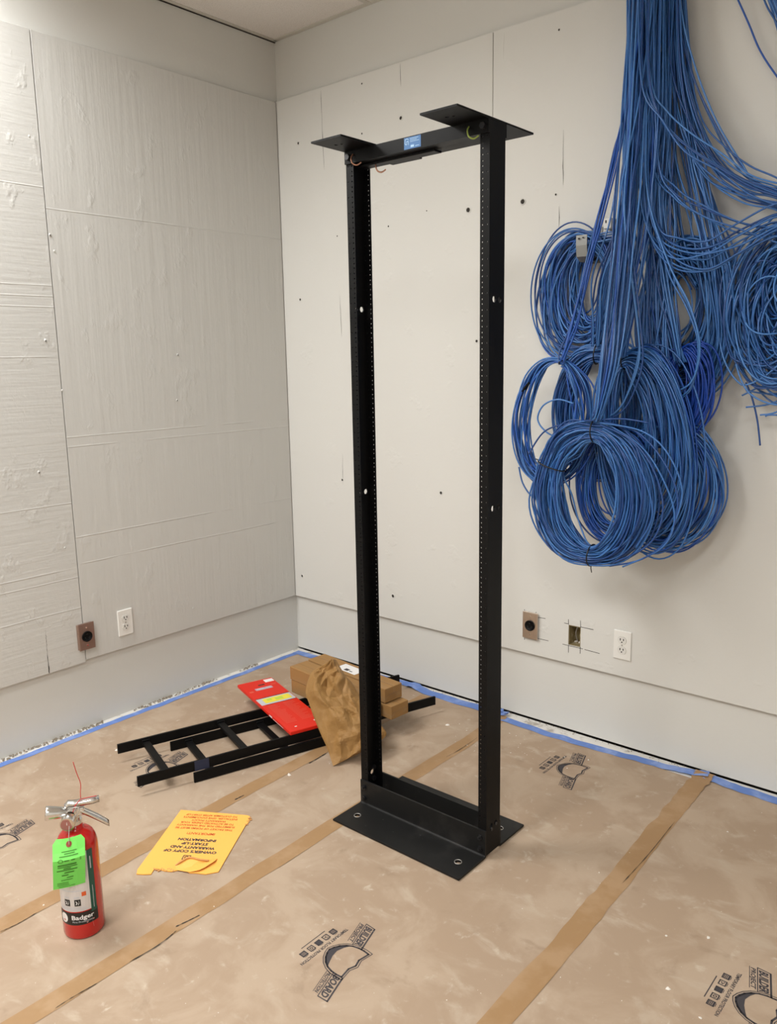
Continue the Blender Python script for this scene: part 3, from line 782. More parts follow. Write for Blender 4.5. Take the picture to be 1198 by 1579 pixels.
# ================================================================== ENVELOPE
E_ = lambda x, y: flo(190 + x/5.445, 1230 + y/5.445)
env = thing('envelope', 'torn orange paper envelope lying printed side up on floor', 'envelope', tuple(flo(300, 1300)))
eo = Vector(env.location)
top_pts = [(485, 110), (1040, 155), (1066, 165), (1050, 188), (1068, 190), (1040, 208), (1055, 212), (1030, 235), (915, 432), (800, 630), (690, 650), (610, 640), (560, 640), (520, 615), (490, 600), (450, 618), (400, 628), (345, 622), (300, 606), (262, 604), (235, 650), (170, 652), (112, 648), (120, 612), (300, 365)]
bm = NB()
prism(bm, [E_(*q) - eo + Vector((0, 0, 0.0008)) for q in top_pts], (0, 0, 0.0030))
obj('paper_sheet', bm, M['envelope'], env)
bm = NB()   # curled torn flap
fl = [(450, 618), (430, 585), (560, 548), (640, 556), (790, 525), (770, 560), (690, 610), (640, 632), (560, 640)]
hz = [.004, .012, .018, .014, .006, .012, .011, .010, .006]
V = [bm.verts.new(E_(*q) - eo + Vector((0, 0, h))) for q, h in zip(fl, hz)]
cv = bm.verts.new(E_(570, 595) - eo + Vector((0, 0, .006)))
for i in range(len(V)):
    bm.faces.new((V[i], V[(i+1) % len(V)], cv))
bmesh.ops.recalc_face_normals(bm, faces=bm.faces[:]); bmesh.ops.solidify(bm, geom=bm.faces[:], thickness=0.0006)
obj('torn_flap', bm, M['envelope'], env)
bm = NB()
P = [E_(*q) - eo + Vector((0, 0, h)) for q, h in (((440, 592), .008), ((480, 580), .016), ((560, 552), .02), ((640, 558), .016), ((720, 552), .009))]
tube(bm, catmull(P, 5), .0028, 6); obj('curled_edge', bm, M['envin'], env, True)
bm = NB()
for k in range(9):
    q = E_(262 + k*20, 606 + (k % 3)*7) - eo; box(bm, q + Vector((0, 0, .003)), (.009, .004, .0022), rot=Matrix.Rotation(k*.7, 3, 'Z'))
for q in ((1062, 178), (1066, 192), (1048, 205), (1034, 232)):
    p_ = E_(*q) - eo; box(bm, p_ + Vector((0, 0, .0032)), (.012, .004, .002), rot=Matrix.Rotation(.7, 3, 'Z'))
tag(obj('torn_edge', bm, M['envin'], env), kind='stuff')
dX = Vector((-.835, -.55, 0)).normalized(); dY = Vector((.55, -.835, 0)).normalized(); o0 = Vector((1.105, -1.51, 0.0044)) - eo
fe = lambda x, y: o0 + dX*x + dY*y
bm = NB()
for s, hw, y in (("OWNER'S COPY OF", .086, 0), ('WARRANTY AND', .073, -.021), ('START-UP', .044, -.042), ('INFORMATION', .063, -.063)):
    put_text(bm, s, fe, -hw, hw, y-.006, .0128, 0.06)
polyline(bm, fe, [(-.011, .022), (-.011, .042), (.011, .042), (.011, .022)], .0028, True)
polyline(bm, fe, [(-.005, .036), (-.005, .029), (0, .026), (.005, .029), (.005, .036)], .003)
obj('black_print', bm, M['ink'], env)
bm = NB()
put_text(bm, 'IMPORTANT!', fe, -.047, .047, -.104, .0125, 0.03)
for s, hw, y in (('THIS PACKET OF FORMS MUST BE', .098, -.127), ('SUBMITTED FOR THE WARRANTY', .1, -.144), ('TO BE ACTIVATED UNDER YOUR', .092, -.160), ('WARRANTY POLICY', .06, -.175), ('INSTALLER: GIVE DOCUMENTS', .094, -.191), ('TO CUSTOMER AFTER START-UP', .09, -.207)):
    put_text(bm, s, fe, -hw, hw, y-.004, .0098, 0.03)
obj('red_print', bm, M['redink'], env)

# ================================================================== FIRE EXTINGUISHER
ex = thing('fire_extinguisher', 'red fire extinguisher with chrome valve standing on the floor', 'extinguisher', (1.166, -1.903, 0.0005), math.radians(62.5))
R0 = 0.0535
bm = NB(); lathe(bm, [(.040, .003), (.048, 0.0), (.0515, .002), (R0, .008), (R0, .245), (.0525, .258), (.049, .272), (.043, .284), (.034, .293), (.024, .298), (.0195, .301), (.0185, .318)], 40)
obj('cylinder_body', bm, M['extred'], ex, True)
def cylmap(rad):
    return lambda a, z: Vector((rad*math.sin(a), -rad*math.cos(a), z))
def cquad(bm, rad, a0, a1, z0, z1, n=14, zf=None):
    fn = cylmap(rad)
    for k in range(n):
        a = a0 + (a1-a0)*k/n; b = a0 + (a1-a0)*(k+1)/n
        zt = zf or (lambda t: 0)
        bm.faces.new([bm.verts.new(fn(*q)) for q in ((a, z0 + zt(a)), (b, z0 + zt(b)), (b, z1), (a, z1))])
    bmesh.ops.recalc_face_normals(bm, faces=bm.faces[:])
    return bm
dg = math.radians
lb = obj('label_white', cquad(NB(), R0+.0004, dg(-82), dg(24), .085, .255), M['lblwhite'], ex, True, 'silver white instruction label')
obj('label_green', cquad(NB(), R0+.0005, dg(24), dg(42), .075, .255), M['lblgreen'], ex, True, 'dark green label strip')
bb = obj('label_black', cquad(NB(), R0+.0005, dg(-82), dg(44), .045, .082), M['lblblack'], ex, True, 'black label band with white lettering')
f7 = cylmap(R0+.0010)
bm = NB(); put_text(bm, 'Badger', f7, dg(-32), dg(30), .0615, .0125, 0.03); obj('lettering', bm, M['whitep'], bb)
bm = NB(); put_text(bm, 'Fire Protection', f7, dg(-30), dg(26), .0525, .0048, 0.01); obj('small_lettering', bm, M['greyp'], bb)
bm = NB(); n = 18; bm.faces.new([bm.verts.new(f7(dg(-58)+dg(13)*math.cos(2*PI*k/n), .064+.014*math.sin(2*PI*k/n))) for k in range(n)]); bmesh.ops.recalc_face_normals(bm, faces=bm.faces[:]); rd = obj('round_emblem', bm, M['whitep'], bb)
bm = NB(); f8 = cylmap(R0+.0014); polyline(bm, f8, [(dg(-62), .056), (dg(-60), .070), (dg(-56), .060), (dg(-52), .056)], .002); quad(bm, f8, dg(-61), .055, dg(-54), .060); obj('emblem_print', bm, M['scuff'], rd)
bm = NB()
for a in (-50, -20):
    quad(bm, f7, dg(a), .102, dg(a+17), .121, 3)
ic = obj('icon_square', bm, M['lblblack'], lb)
bm = NB()
for a in (-50, -20):
    polyline(bm, f8, [(dg(a+4), .116), (dg(a+8), .111), (dg(a+4), .107)], .0035); polyline(bm, f8, [(dg(a+10), .106), (dg(a+13), .112), (dg(a+12), .117)], .0035)
obj('icon_print', bm, M['whitep'], ic)
bm = NB()
for k in range(4): quad(bm, f7, dg(-70), .0885+k*.0028, dg(16-3*k), .0895+k*.0028, 6)
for a in (-50, -20): quad(bm, f7, dg(a), .1255, dg(a+15), .128, 2)
quad(bm, f7, dg(-70), .145, dg(0), .147, 6); tag(obj('fine_print', bm, M['greyp'], lb), kind='stuff')
bm = NB(); quad(bm, f7, dg(1), .129, dg(13), .141, 2); obj('red_mark', bm, M['redink'], lb)
bm = NB(); quad(bm, f7, dg(31), .2, dg(34), .235); obj('strip_print', bm, M['greyp'], ex)
bm = NB(); quad(bm, f7, dg(32), .085, dg(33.5), .15); obj('strip_print', bm, M['greyp'], ex)
bm = NB(); polyline(bm, f7, [(dg(8), .049), (dg(30), .053)], .003); polyline(bm, f7, [(dg(24), .050), (dg(27), .030)], .003); obj('scrape', bm, M['scuff'], ex, label='pale scrape through the paint')
# valve
bm = NB(); cyl(bm, (0, 0, .314), (0, 0, .324), .020, .019, 20); cyl(bm, (0, 0, .323), (0, 0, .352), .0135, .0125, 16)
box(bm, (0.002, 0, .345), (.050, .020, .022), .003); obj('valve_body', bm, M['chrome'], ex)
bm = NB(); lathe(bm, [(.006, 0), (.010, .0), (.0135, .004), (.0155, .020), (.0185, .044), (.0190, .052), (.0180, .054), (.010, .052), (.006, .04)], 24)
nz_ = obj('nozzle', bm, M['chrome'], ex, True); nz_.location = (-.016, -.004, .350); nz_.rotation_euler = (0, dg(-81), 0)
def lever(pts, wd, mt, name):
    bm = NB(); rows = []
    for x, z, w2 in pts:
        rows.append([bm.verts.new((x, y, z + dz)) for y, dz in ((-w2, -.008), (-w2, .001), (-w2*.7, .0045), (w2*.7, .0045), (w2, .001), (w2, -.008))])
    for A, B in zip(rows, rows[1:]):
        for k in range(5): bm.faces.new((A[k], A[k+1], B[k+1], B[k]))
    bmesh.ops.recalc_face_normals(bm, faces=bm.faces[:]); bmesh.ops.solidify(bm, geom=bm.faces[:], thickness=.0015)
    return obj(name, bm, mt, ex, True)
lever([(-.022, .364, .009), (-.012, .374, .0095), (.004, .3705, .010), (.025, .3705, .0105), (.048, .3700, .0105), (.066, .3705, .008)], .01, M['chrome'], 'squeeze_lever')
lever([(.004, .352, .009), (.016, .350, .010), (.035, .337, .011), (.060, .317, .011), (.080, .299, .0095), (.086, .293, .007)], .01, M['chrome'], 'carry_handle')
bm = NB(); cyl(bm, (-.012, -.012, .333), (-.019, -.034, .330), .0195, .0195, 24); gg = obj('pressure_gauge', bm, M['chrome'], ex)
bm = NB(); cyl(bm, (-.019, -.0342, .330), (-.0192, -.0352, .3299), .0160, .0160, 22); fc = obj('gauge_dial', bm, M['gauge'], gg)
bm = NB(); cyl(bm, (-.0192, -.0353, .330), (-.0185, -.0357, .339), .0009, .0006, 6); obj('gauge_needle', bm, M['whitep'], gg)
bm = NB(); P = [Vector((-.004 + .021*math.cos(a*PI/10)*.9, -.019 - .006*math.cos(a*PI/10), .352 + .013*math.sin(a*PI/10) + .010*math.cos(a*PI/10))) for a in range(20)]
tube(bm, P, .0012, 6, True); obj('pin_ring', bm, M['bare'], ex, True)
bm = NB(); cyl(bm, (.006, -.02, .362), (.006, .016, .362), .0022, n=8); obj('safety_pin', bm, M['bare'], ex)
bm = NB(); tube(bm, catmull([(-.002, -.016, .352), (.004, -.014, .366), (.018, -.006, .378), (.034, -.002, .3785), (.060, -.002, .3785)], 6), .0011, 6)
tube(bm, catmull([(.020, -.005, .382), (.021, -.004, .400), (.023, -.004, .425), (.016, -.004, .455), (.010, -.004, .488)], 6), .0011, 6); obj('seal_wire', bm, M['redwire'], ex, True)
# green inspection tag
bm = NB(); prof = [(-.0525, .277, .0), (-.0575, .266, 0), (-.0680, .247, 0), (-.0790, .231, 0), (-.0750, .218, 0), (-.069, .19, 0), (-.0630, .165, 0), (-.0570, .140, 0)]
rows = []
for k, (y, z, _) in enumerate(prof):
    sh = (z-.277)*.07
    hw = .030 if k == 0 else .0395
    rows.append([bm.verts.new((-.017 + sh + hw*f, y + .006*abs(f)**2 * (1 if k < 4 else .6), z + .026)) for f in (-1, -.5, 0, .5, 1)])
for A, B in zip(rows, rows[1:]):
    for k in range(4): bm.faces.new((A[k], A[k+1], B[k+1], B[k]))
bmesh.ops.recalc_face_normals(bm, faces=bm.faces[:]); bmesh.ops.solidify(bm, geom=bm.faces[:], thickness=.0005)
tg = obj('inspection_tag', bm, M['tag'], ex, False, 'lime green paper inspection tag')
def tagmap(x, z):
    for (y0, z0, _), (y1, z1, _) in zip(prof, prof[1:]):
        if z <= z0 and z >= z1:
            t = (z0-z)/(z0-z1); y = y0+(y1-y0)*t; break
    else: y = -.062
    f = x/.0395
    return Vector((-.017 + (z-.277)*.07 + x, y + .006*f*f*(1 if z > .22 else .7) - .0012, z + .026))
bm = NB(); poly(bm, tagmap, [(.007*math.cos(k*PI/7), .264+.007*math.sin(k*PI/7)) for k in range(14)]); bmesh.ops.recalc_face_normals(bm, faces=bm.faces[:]); obj('eyelet', bm, M['taghole'], tg)
bm = NB()
for a, b, z, h in ((-.018, .019, .248, .0018), (-.012, .014, .2435, .0018), (-.024, .022, .2385, .0018), (-.012, .0, .2275, .003), (.005, .014, .2275, .003), (-.028, .018, .2135, .004), (-.028, .020, .208, .0025), (-.014, .004, .2025, .0025), (-.03, .02, .197, .003),
                   (-.012, .012, .189, .003), (-.018, -.002, .181, .003), (-.006, .01, .173, .0022), (-.02, .008, .166, .0018), (-.03, -.002, .158, .0012), (-.03, -.002, .154, .0012), (-.03, .0, .150, .0012), (-.026, .014, .145, .0014)):
    quad(bm, tagmap, a, z, b, z+h, 4)
polyline(bm, tagmap, [(-.021+.006*math.cos(k*PI/4), .229+.005*math.sin(k*PI/4)) for k in range(8)], .0014, True)
for z in (.229, .2235): quad(bm, tagmap, .026, z, .0295, z+.0028)
bmesh.ops.recalc_face_normals(bm, faces=bm.faces[:]); obj('tag_print', bm, M['tagink'], tg)
bm = NB(); tube(bm, catmull([(-.010, -.014, .345), (-.014, -.040, .322), (-.017, -.056, .303), (-.017, -.0645, .290)], 5), .0008, 5); obj('tag_string', bm, M['bare'], ex, True)

# ================================================================== WALL PLATES
def wp_root(name, label, cat, wall, pos, z, group):
    if wall == 'r': return thing(name, label, cat, (pos, -PD, z), 0, group)
    return thing(name, label, cat, (PD, pos, z), PI/2, group)
def metal_plate(wall, pos, z, label, dep, mt):
    t = wp_root('socket_plate', label, 'wall socket', wall, pos, z, 'metal socket plates')
    if dep > .006:
        obj('back_box', box(NB(), (-.003, -dep/2, 0), (.068, dep, .110), .002), mt, t)
    obj('cover_plate', box(NB(), (0, -dep-.0028, 0), (.071, .0055, .1145), .0022, seg=2), mt, t)
    y = -dep-.0055
    bm = NB(); lathe(bm, [(.021, 0), (.0225, .001), (.0225, .0045), (.0195, .005), (.0188, .0022), (.004, .0018)], 28); o = obj('round_socket', bm, M['blackplastic'], t, True, 'round black socket'); o.location = (0, y, 0); o.rotation_euler = (PI/2, 0, 0)
    bm = NB()
    for k in range(3):
        a = PI/2 + k*2*PI/3; box(bm, (.010*math.cos(a), .010*math.sin(a), .0028), (.0024, .008, .0008), rot=Matrix.Rotation(a, 3, 'Z'))
    obj('socket_slot', bm, M['slot'], o)
    for zz in (-.038, .038):
        bm = NB(); cyl(bm, (0, y, zz), (0, y-.0015, zz), .0042, .0036, 12); obj('screw', bm, M['chrome'], t)
metal_plate('l', -1.217, 0.4057, 'brownish metal plate with round black socket on left wall by seam', .010, M['steel_red'])
metal_plate('r', 1.4468, 0.4251, 'steel plate with round black socket on right wall behind frame', .008, M['steel'])
def duplex(wall, pos, z, label):
    t = wp_root('outlet_plate', label, 'wall outlet', wall, pos, z, 'white double outlets')
    obj('cover_plate', box(NB(), (0, -.0032, 0), (.0715, .0064, .1155), .003, seg=2), M['white_plastic'], t)
    for s in (-1, 1):
        bm = NB(); pts = []
        for k in range(24):
            a = 2*PI*k/24; pts.append(Vector((.0172*math.cos(a), -.0062, s*.0195 + max(-.0138, min(.0138, .0172*math.sin(a))))))
        prism(bm, pts, (0, -.0022, 0)); f = obj('receptacle', bm, M['recept'], t)
        bm = NB(); tube(bm, [p_ + Vector((0, -.0006, 0)) for p_ in pts], .0007, 4, True); obj('rim', bm, M['grey_paint'], f)
        bm = NB(); yy = -.0087
        box(bm, (-.0064, yy, s*.0195+.004), (.0034, .0008, .0092)); box(bm, (.0064, yy, s*.0195+.004), (.0034, .0008, .0078))
        cyl(bm, (0, yy-.0004, s*.0195-.0065), (0, yy+.0004, s*.0195-.0065), .0028, n=10); obj('slots', bm, M['slot'], f)
    bm = NB(); cyl(bm, (0, -.0064, 0), (0, -.0076, 0), .0032, .0028, 12); obj('screw', bm, M['bare'], t)
duplex('l', -1.0292, 0.4155, 'white double power outlet low on the left wall')
duplex('r', 1.8471, 0.4253, 'white double power outlet low on the right wall')
# open box in the wall
t = thing('junction_box', 'open electrical box set into hole in the right wall', 'junction box', ((HOLE[0]+HOLE[1])/2, 0, (HOLE[2]+HOLE[3])/2))
hw, hh = (HOLE[1]-HOLE[0])/2-.001, (HOLE[3]-HOLE[2])/2-.001
bm = NB(); box(bm, (0, .042, 0), (hw*2, .002, hh*2)); 
for s in (-1, 1): box(bm, (s*(hw-.001), .012, 0), (.002, .06, hh*2)); box(bm, (0, .012, s*(hh-.001)), (hw*2, .06, .002))
obj('box_shell', bm, M['boxin'], t)
bm = NB(); tube(bm, catmull([(-.012, .03, -.035), (-.014, .02, 0), (-.008, .026, .03), (-.012, .036, .038)], 5), .003, 6); obj('wire', bm, M['bare'], t, True)
bm = NB()
for x in (-.012, .004, .018): box(bm, (x, .02, -hh+.005), (.006, .014, .006), .001, rot=Matrix.Rotation(x*40, 3, 'Z'))
obj('crumbs', bm, M['crumb'], t)

# ================================================================== CABLES
WY = -PD
CRAD = 0.0030
def w_at(x, y, dep): return at(1, WY-dep, x, y)
cable_rnd = random.Random(21)
def cable_obj(name, pts, mt, parent, closed=False, r=CRAD, sides=6):
    bm = NB(); tube(bm, pts, r, sides, closed); return obj(name, bm, mt, parent, True)
def coil(label, outer, inner, n, dep, dth, ties=(), rot=0.0, swirl=0.10, wob=0.012, mats=None, tie_loc=None, strays=(), royal=0.0, pinch=.45, sd=1, cat='cable coil'):
    """outer / inner = (cx, cy, halfw, halfh) pixels at the coil's own distance; rot in degrees (clockwise in view)"""
    r = random.Random(sd); o0 = w_at(outer[0], outer[1], dep)
    root = thing('cable_coil', label, cat, tuple(o0), 0, 'coils of blue network cable on the wall')
    def world(e):
        c = w_at(e[0], e[1], dep); a = w_at(e[0]+e[2], e[1], dep); b = w_at(e[0], e[1]+e[3], dep)
        return (c.x, c.z, (a-c).length, (b-c).length)
    O = world(outer); I = world(inner); ra = math.radians(rot)
    def pt(s, th, d):
        cx, cz, ww, hh = [I[k] + (O[k]-I[k])*s for k in range(4)]
        x = ww*math.sin(th); z = hh*math.cos(th)
        X = cx + x*math.cos(ra) + z*math.sin(ra); Z = cz - x*math.sin(ra) + z*math.cos(ra)
        return Vector((X, WY-dep-d, Z)) - o0
    ties_r = [math.radians(t_) for t_ in ties]
    def pk(th):
        k = 0
        for t_ in ties_r:
            d = abs((th - t_ + PI) % (2*PI) - PI); k = max(k, math.exp(-(d/0.42)**2))
        return k
    NP = 60
    for i in range(n):
        s0 = (i + r.random())/n; d0 = r.uniform(-1, 1)
        a1, a2 = r.uniform(.3, 1)*swirl, r.uniform(.3, 1)*swirl*.6; f1, f2, f3, f4 = [r.uniform(0, 2*PI) for _ in range(4)]
        ox, oz = r.gauss(0, wob), r.gauss(0, wob)
        pts = []
        for k in range(NP):
            th = 2*PI*k/NP; q = pk(th)
            s = s0 + (a1*math.sin(th+f1) + a2*math.sin(2*th+f2))*(1-q)
            s = .5 + (s-.5)*(1-pinch*q)
            d = d0*math.cos(.5*math.sin(th+f3)) + .45*math.sin(2*th+f4)*(1-q)
            p = pt(max(-.05, min(1.06, s)), th, d*dth*(1-.3*q))
            p.x += ox*(1-q); p.z += oz*(1-q)
            y_ = p.y + o0.y
            if y_ > WY-.006: p.y = WY-.006-o0.y
            pts.append(p)
        mt_ = mats[i % len(mats)] if mats else (ROYAL2 if r.random() < royal else CB[r.randrange(4)])
        cable_obj('cable_turn', pts, mt_, root, True)
    for st in strays:
        P = catmull([w_at(x, y, dep + dd) - o0 for x, y, dd in st], 9); cable_obj('stray_cable', P, CB[r.randrange(4)], root)
    for t_ in ties_r:
        a = pt(0.5-.5*(1-pinch*.85)-.03, t_, 0); b = pt(.5+.5*(1-pinch*.85)+.03, t_, 0); c = (a+b)/2; ru = (b-a)/2; rn = Vector((0, dth*.95+.006, 0))
        bm = NB(); tube(bm, [c + ru*math.cos(k*PI/10)*1.02 + rn*math.sin(k*PI/10) for k in range(20)], .0026, 6, True)
        e_ = c + ru*1.02; tube(bm, [e_, e_ + ru.normalized()*.008 + Vector((.003, -.006, 0)), e_ + ru.normalized()*.020 + Vector((.008, -.008, -.002))], .0018, 5)
        obj('cable_tie', bm, M['tie'], root, True)
    return root
coil('upper left blue cable coil hanging from the left hook', (890, 458, 62, 100), (913, 436, 22, 52), 74, .045, .030, swirl=.16, sd=1, royal=.08)
coil('blue cable coil hanging from the right hook, oval gap in it', (1061, 493, 75, 127), (1047, 470, 25, 57), 76, .050, .032, swirl=.12, sd=2)
coil('large tangled blue cable coil cut off by the right edge', (1214, 480, 84, 124), (1212, 462, 22, 40), 100, .085, .055, swirl=.35, wob=.02, sd=3,
     strays=[[(1150, 590, 0), (1160, 615, 0), (1168, 650, .0), (1172, 687, 0)], [(1215, 606, 0), (1180, 607, 0), (1150, 602, .01)], [(1230, 600, 0), (1190, 622, 0), (1150, 628, .01)], [(1235, 606, 0), (1200, 634, 0), (1172, 640, .0)], [(1220, 590, 0), (1175, 596, 0), (1144, 610, 0)], [(1200, 640, 0), (1185, 640, 0), (1180, 642, 0)]])
coil('royal blue cable coil beside the middle coils', (1056, 602, 42, 75), (1046, 600, 14, 38), 44, .135, .022, swirl=.12, sd=4, mats=[ROYAL], ties=(-10,))
coil('blue cable coil behind the others in the middle', (925, 632, 76, 108), (918, 640, 40, 70), 54, .125, .026, swirl=.10, sd=5, ties=(-3,))
coil('lower right blue cable coil, right edge against bare wall', (1032, 748, 80, 97), (1015, 742, 38, 56), 52, .145, .028, swirl=.14, sd=6, royal=.15, strays=[[(1085, 690, .02), (1108, 730, .02), (1116, 770, .01), (1100, 808, 0), (1072, 826, 0), (1045, 834, 0)]])
coil('small dark blue cable coil seen through the lowest coil', (952, 752, 62, 88), (952, 745, 36, 60), 36, .195, .022, swirl=.12, sd=7, royal=.5)
coil('tall blue cable coil tied at its top, below the hanging strands', (994, 692, 76, 158), (976, 655, 26, 80), 72, .215, .034, swirl=.12, rot=-9, sd=8, ties=(-8,), royal=.1)
c4 = coil('loose small blue cable coil furthest left, tied at top', (850, 651, 64, 98), (848, 645, 34, 84), 26, .235, .026, swirl=.30, wob=.006, sd=9, ties=(12,), rot=6, royal=.35, pinch=.3,
     strays=[[(884, 622, .03), (860, 616, .03), (838, 625, .03), (829, 645, .03), (838, 662, .03), (858, 672, .03), (900, 660, .03)], [(800, 720, .0), (806, 745, .0), (820, 765, 0), (845, 778, 0)]])
coil('lowest front blue cable coil with three black ties', (908, 761, 96, 113), (913, 762, 45, 76), 100, .315, .036, swirl=.10, sd=10, ties=(4, -66, 176), pinch=.22,
     strays=[[(930, 650, .03), (985, 668, .03), (1028, 720, .03), (1045, 775, .03), (1030, 830, .03), (990, 862, .03), (940, 873, .02)],
             [(935, 653, .03), (990, 690, .03), (1025, 745, .03), (1040, 800, .03), (1020, 845, .03), (960, 874, .03)],
             [(925, 655, .04), (975, 680, .04), (1010, 730, .04), (1022, 790, .04), (1000, 840, .04), (945, 868, .03)],
             [(925, 652, .04), (990, 665, .04), (1030, 700, .04), (1052, 760, .03), (1035, 820, .03)],
             [(930, 660, .04), (970, 690, .04), (998, 750, .04), (1005, 800, .04), (980, 845, .03)],
             [(815, 700, -.02), (840, 665, -.02), (880, 652, .0), (917, 648, .03), (960, 646, .03), (1000, 652, .02)]])
# black plug ends
def plug(a, b, dep, parent, loc0):
    A = w_at(*a, dep) - loc0; B = w_at(*b, dep) - loc0; bm = NB(); cyl(bm, A, B, .005, .0062, 8); C = B + (B-A).normalized()*.012
    cyl(bm, B, C, .0035, .0035, 6); obj('plug_end', bm, M['blackplastic'], parent)
plug((816, 590), (808, 600), .262, c4, Vector(c4.location))
# hooks
def hook(label, x, y, h):
    p = w_at(x, y, 0); t = thing('cable_hook', label, 'hook', (p.x, WY, p.z), 0, 'grey metal cable hooks')
    bm = NB(); box(bm, (0, -.0015, .01), (.045, .003, h), .001); obj('back_plate', bm, M['galv'], t)
    bm = NB(); pr = [(-.003, -h*.30), (-.04, -h*.42), (-.085, -h*.42), (-.112, -h*.30), (-.118, 0), (-.118, h*.28)]
    for (y0, z0), (y1, z1) in zip(pr, pr[1:]):
        A = [bm.verts.new((sx*.021, y0, z0)) for sx in (-1, 1)]; B = [bm.verts.new((sx*.021, y1, z1)) for sx in (-1, 1)]
        bm.faces.new((A[0], A[1], B[1], B[0]))
    bmesh.ops.remove_doubles(bm, verts=bm.verts[:], dist=1e-5); bmesh.ops.recalc_face_normals(bm, faces=bm.faces[:]); bmesh.ops.solidify(bm, geom=bm.faces[:], thickness=.003)
    obj('hook_arm', bm, M['galv'], t)
    bm = NB(); box(bm, (-.008, -.1225, h*.18), (.006, .001, .006)); box(bm, (.008, -.1225, h*.2), (.006, .001, .004)); obj('slot', bm, M['crack'], t)
hook('grey metal hook holding the upper left cable coil', 920, 383, .125)
hook('grey metal hook holding the upper right cable coil', 1052, 398, .125)
p = w_at(939, 345, .03); t = thing('wall_bracket', 'small pale metal bracket on wall left of hanging cables', 'bracket', (p.x, WY, p.z))
bm = NB(); box(bm, (0, -.022, 0), (.028, .044, .036), .002); obj('bracket_body', bm, M['white_plastic'], t)
bm = NB(); box(bm, (-.005, -.0445, .006), (.005, .001, .01)); box(bm, (.007, -.0445, -.004), (.005, .001, .012)); obj('slot', bm, M['crack'], t)

# hanging strands from the ceiling
hb_ = thing('cable_bundle', 'thick bundle of blue network cables hanging from the ceiling', 'cables', (1.93, WY-.10, 3.0))
ho = Vector(hb_.location)
def strands(n, way, spr, jitter=1.0, royal=0.0, root=None, top=True, sd=0):
    """way = [(px, py, depth)], spr = half spread in pixels at each waypoint"""
    r = random.Random(100+sd); root = root or hb_; ro = Vector(root.location)
    for i in range(n):
        e = (i+.5)/n*2-1 + r.uniform(-.3, .3); d0 = r.uniform(-1, 1); P = []; sx = 1.3
        ev = [e if r.random() < .4 else r.uniform(-1.1, 1.1)]
        for k in range(1, len(way)): ev.append(max(-1.4, min(1.4, ev[-1]*.72 + e*.25 + r.gauss(0, .30))))
        sag = r.gauss(0, 1)
        for k, ((x, y, dp), sp) in enumerate(zip(way, spr)):
            f = k/(len(way)-1); x0, y0, _ = way[max(k-1, 0)]; x1, y1, _ = way[min(k+1, len(way)-1)]
            l = math.hypot(x1-x0, y1-y0); nx, ny = (y1-y0)/l, -(x1-x0)/l
            dd = max(.006, dp + d0*(.022 if k < len(way)-1 else .010))
            P.append(w_at(x + ev[k]*sp*nx + r.gauss(0, sx)*jitter, y + ev[k]*sp*ny + sag*(9*abs(ny)) + r.gauss(0, 3)*(1 if 0 < k < len(way)-1 else .2), dd))
        if top:
            a = P[0]; P = [Vector((1.93 + (a.x-1.93)*.85, a.y, 3.0)), Vector((1.93 + (a.x-1.93)*.93, a.y, 2.8))] + P
        P = [q - ro for q in catmull(P, 7)]
        cable_obj('cable', P, ROYAL2 if r.random() < royal else CB[r.randrange(4)], root)
strands(7, [(974, 5, .07), (966, 150, .10), (951, 235, .14), (923, 340, .19), (903, 420, .23), (884, 500, .25), (869, 548, .262), (866, 562, .262)], [5, 5, 4, 4, 6, 6, 3, 3], royal=.5, sd=1)
strands(10, [(985, 5, .09), (975, 200, .12), (957, 340, .16), (928, 430, .18), (922, 500, .165), (921, 535, .155)], [11, 11, 11, 11, 8, 5], sd=2)
strands(30, [(990, 5, .11), (980, 150, .15), (970, 280, .2), (961, 380, .25), (951, 480, .30), (941, 560, .34), (928, 620, .352), (919, 645, .350)], [20, 17, 14, 13, 11, 9, 6, 4], sd=3, royal=.06)
strands(22, [(1000, 5, .10), (990, 180, .13), (980, 320, .17), (970, 440, .21), (962, 520, .24), (958, 550, .245)], [28, 28, 22, 16, 9, 6], sd=4, royal=.22)
strands(26, [(1012, 5, .07), (1005, 200, .09), (1002, 350, .11), (1000, 450, .14), (1002, 545, .16), (1005, 600, .165)], [32, 32, 30, 28, 28, 24], sd=5, royal=.05)
strands(14, [(1020, 5, .08), (1018, 180, .11), (1016, 320, .14), (1026, 430, .15), (1040, 520, .16), (1050, 560, .15)], [18, 18, 14, 14, 10, 8], sd=6)
strands(3, [(1000, 5, .12), (998, 200, .16), (1003, 310, .19), (1030, 410, .21), (1062, 475, .22), (1077, 535, .22), (1066, 590, .20), (1040, 612, .19)], [6, 6, 3, 3, 3, 3, 3, 3], sd=7)
strands(9, [(1005, 5, .11), (1000, 200, .15), (998, 310, .17), (1012, 365, .18), (1042, 392, .19), (1090, 398, .19), (1140, 376, .17), (1198, 344, .15), (1230, 350, .13)], [14, 12, 8, 10, 12, 10, 8, 8, 8], sd=8)
strands(16, [(1040, 5, .08), (1050, 110, .09), (1072, 200, .10), (1105, 258, .11), (1150, 288, .12), (1198, 302, .12), (1240, 330, .12)], [9, 12, 16, 16, 14, 10, 8], sd=9)
strands(3, [(1046, 5, .07), (1068, 100, .07), (1100, 180, .08), (1140, 250, .09), (1170, 280, .1), (1210, 290, .1)], [4, 6, 8, 6, 4, 4], sd=10)
strands(5, [(990, 5, .14), (998, 130, .17), (1022, 185, .18), (1062, 225, .18), (1110, 258, .17), (1160, 285, .16), (1215, 305, .14)], [8, 8, 8, 10, 12, 12, 10], sd=11)
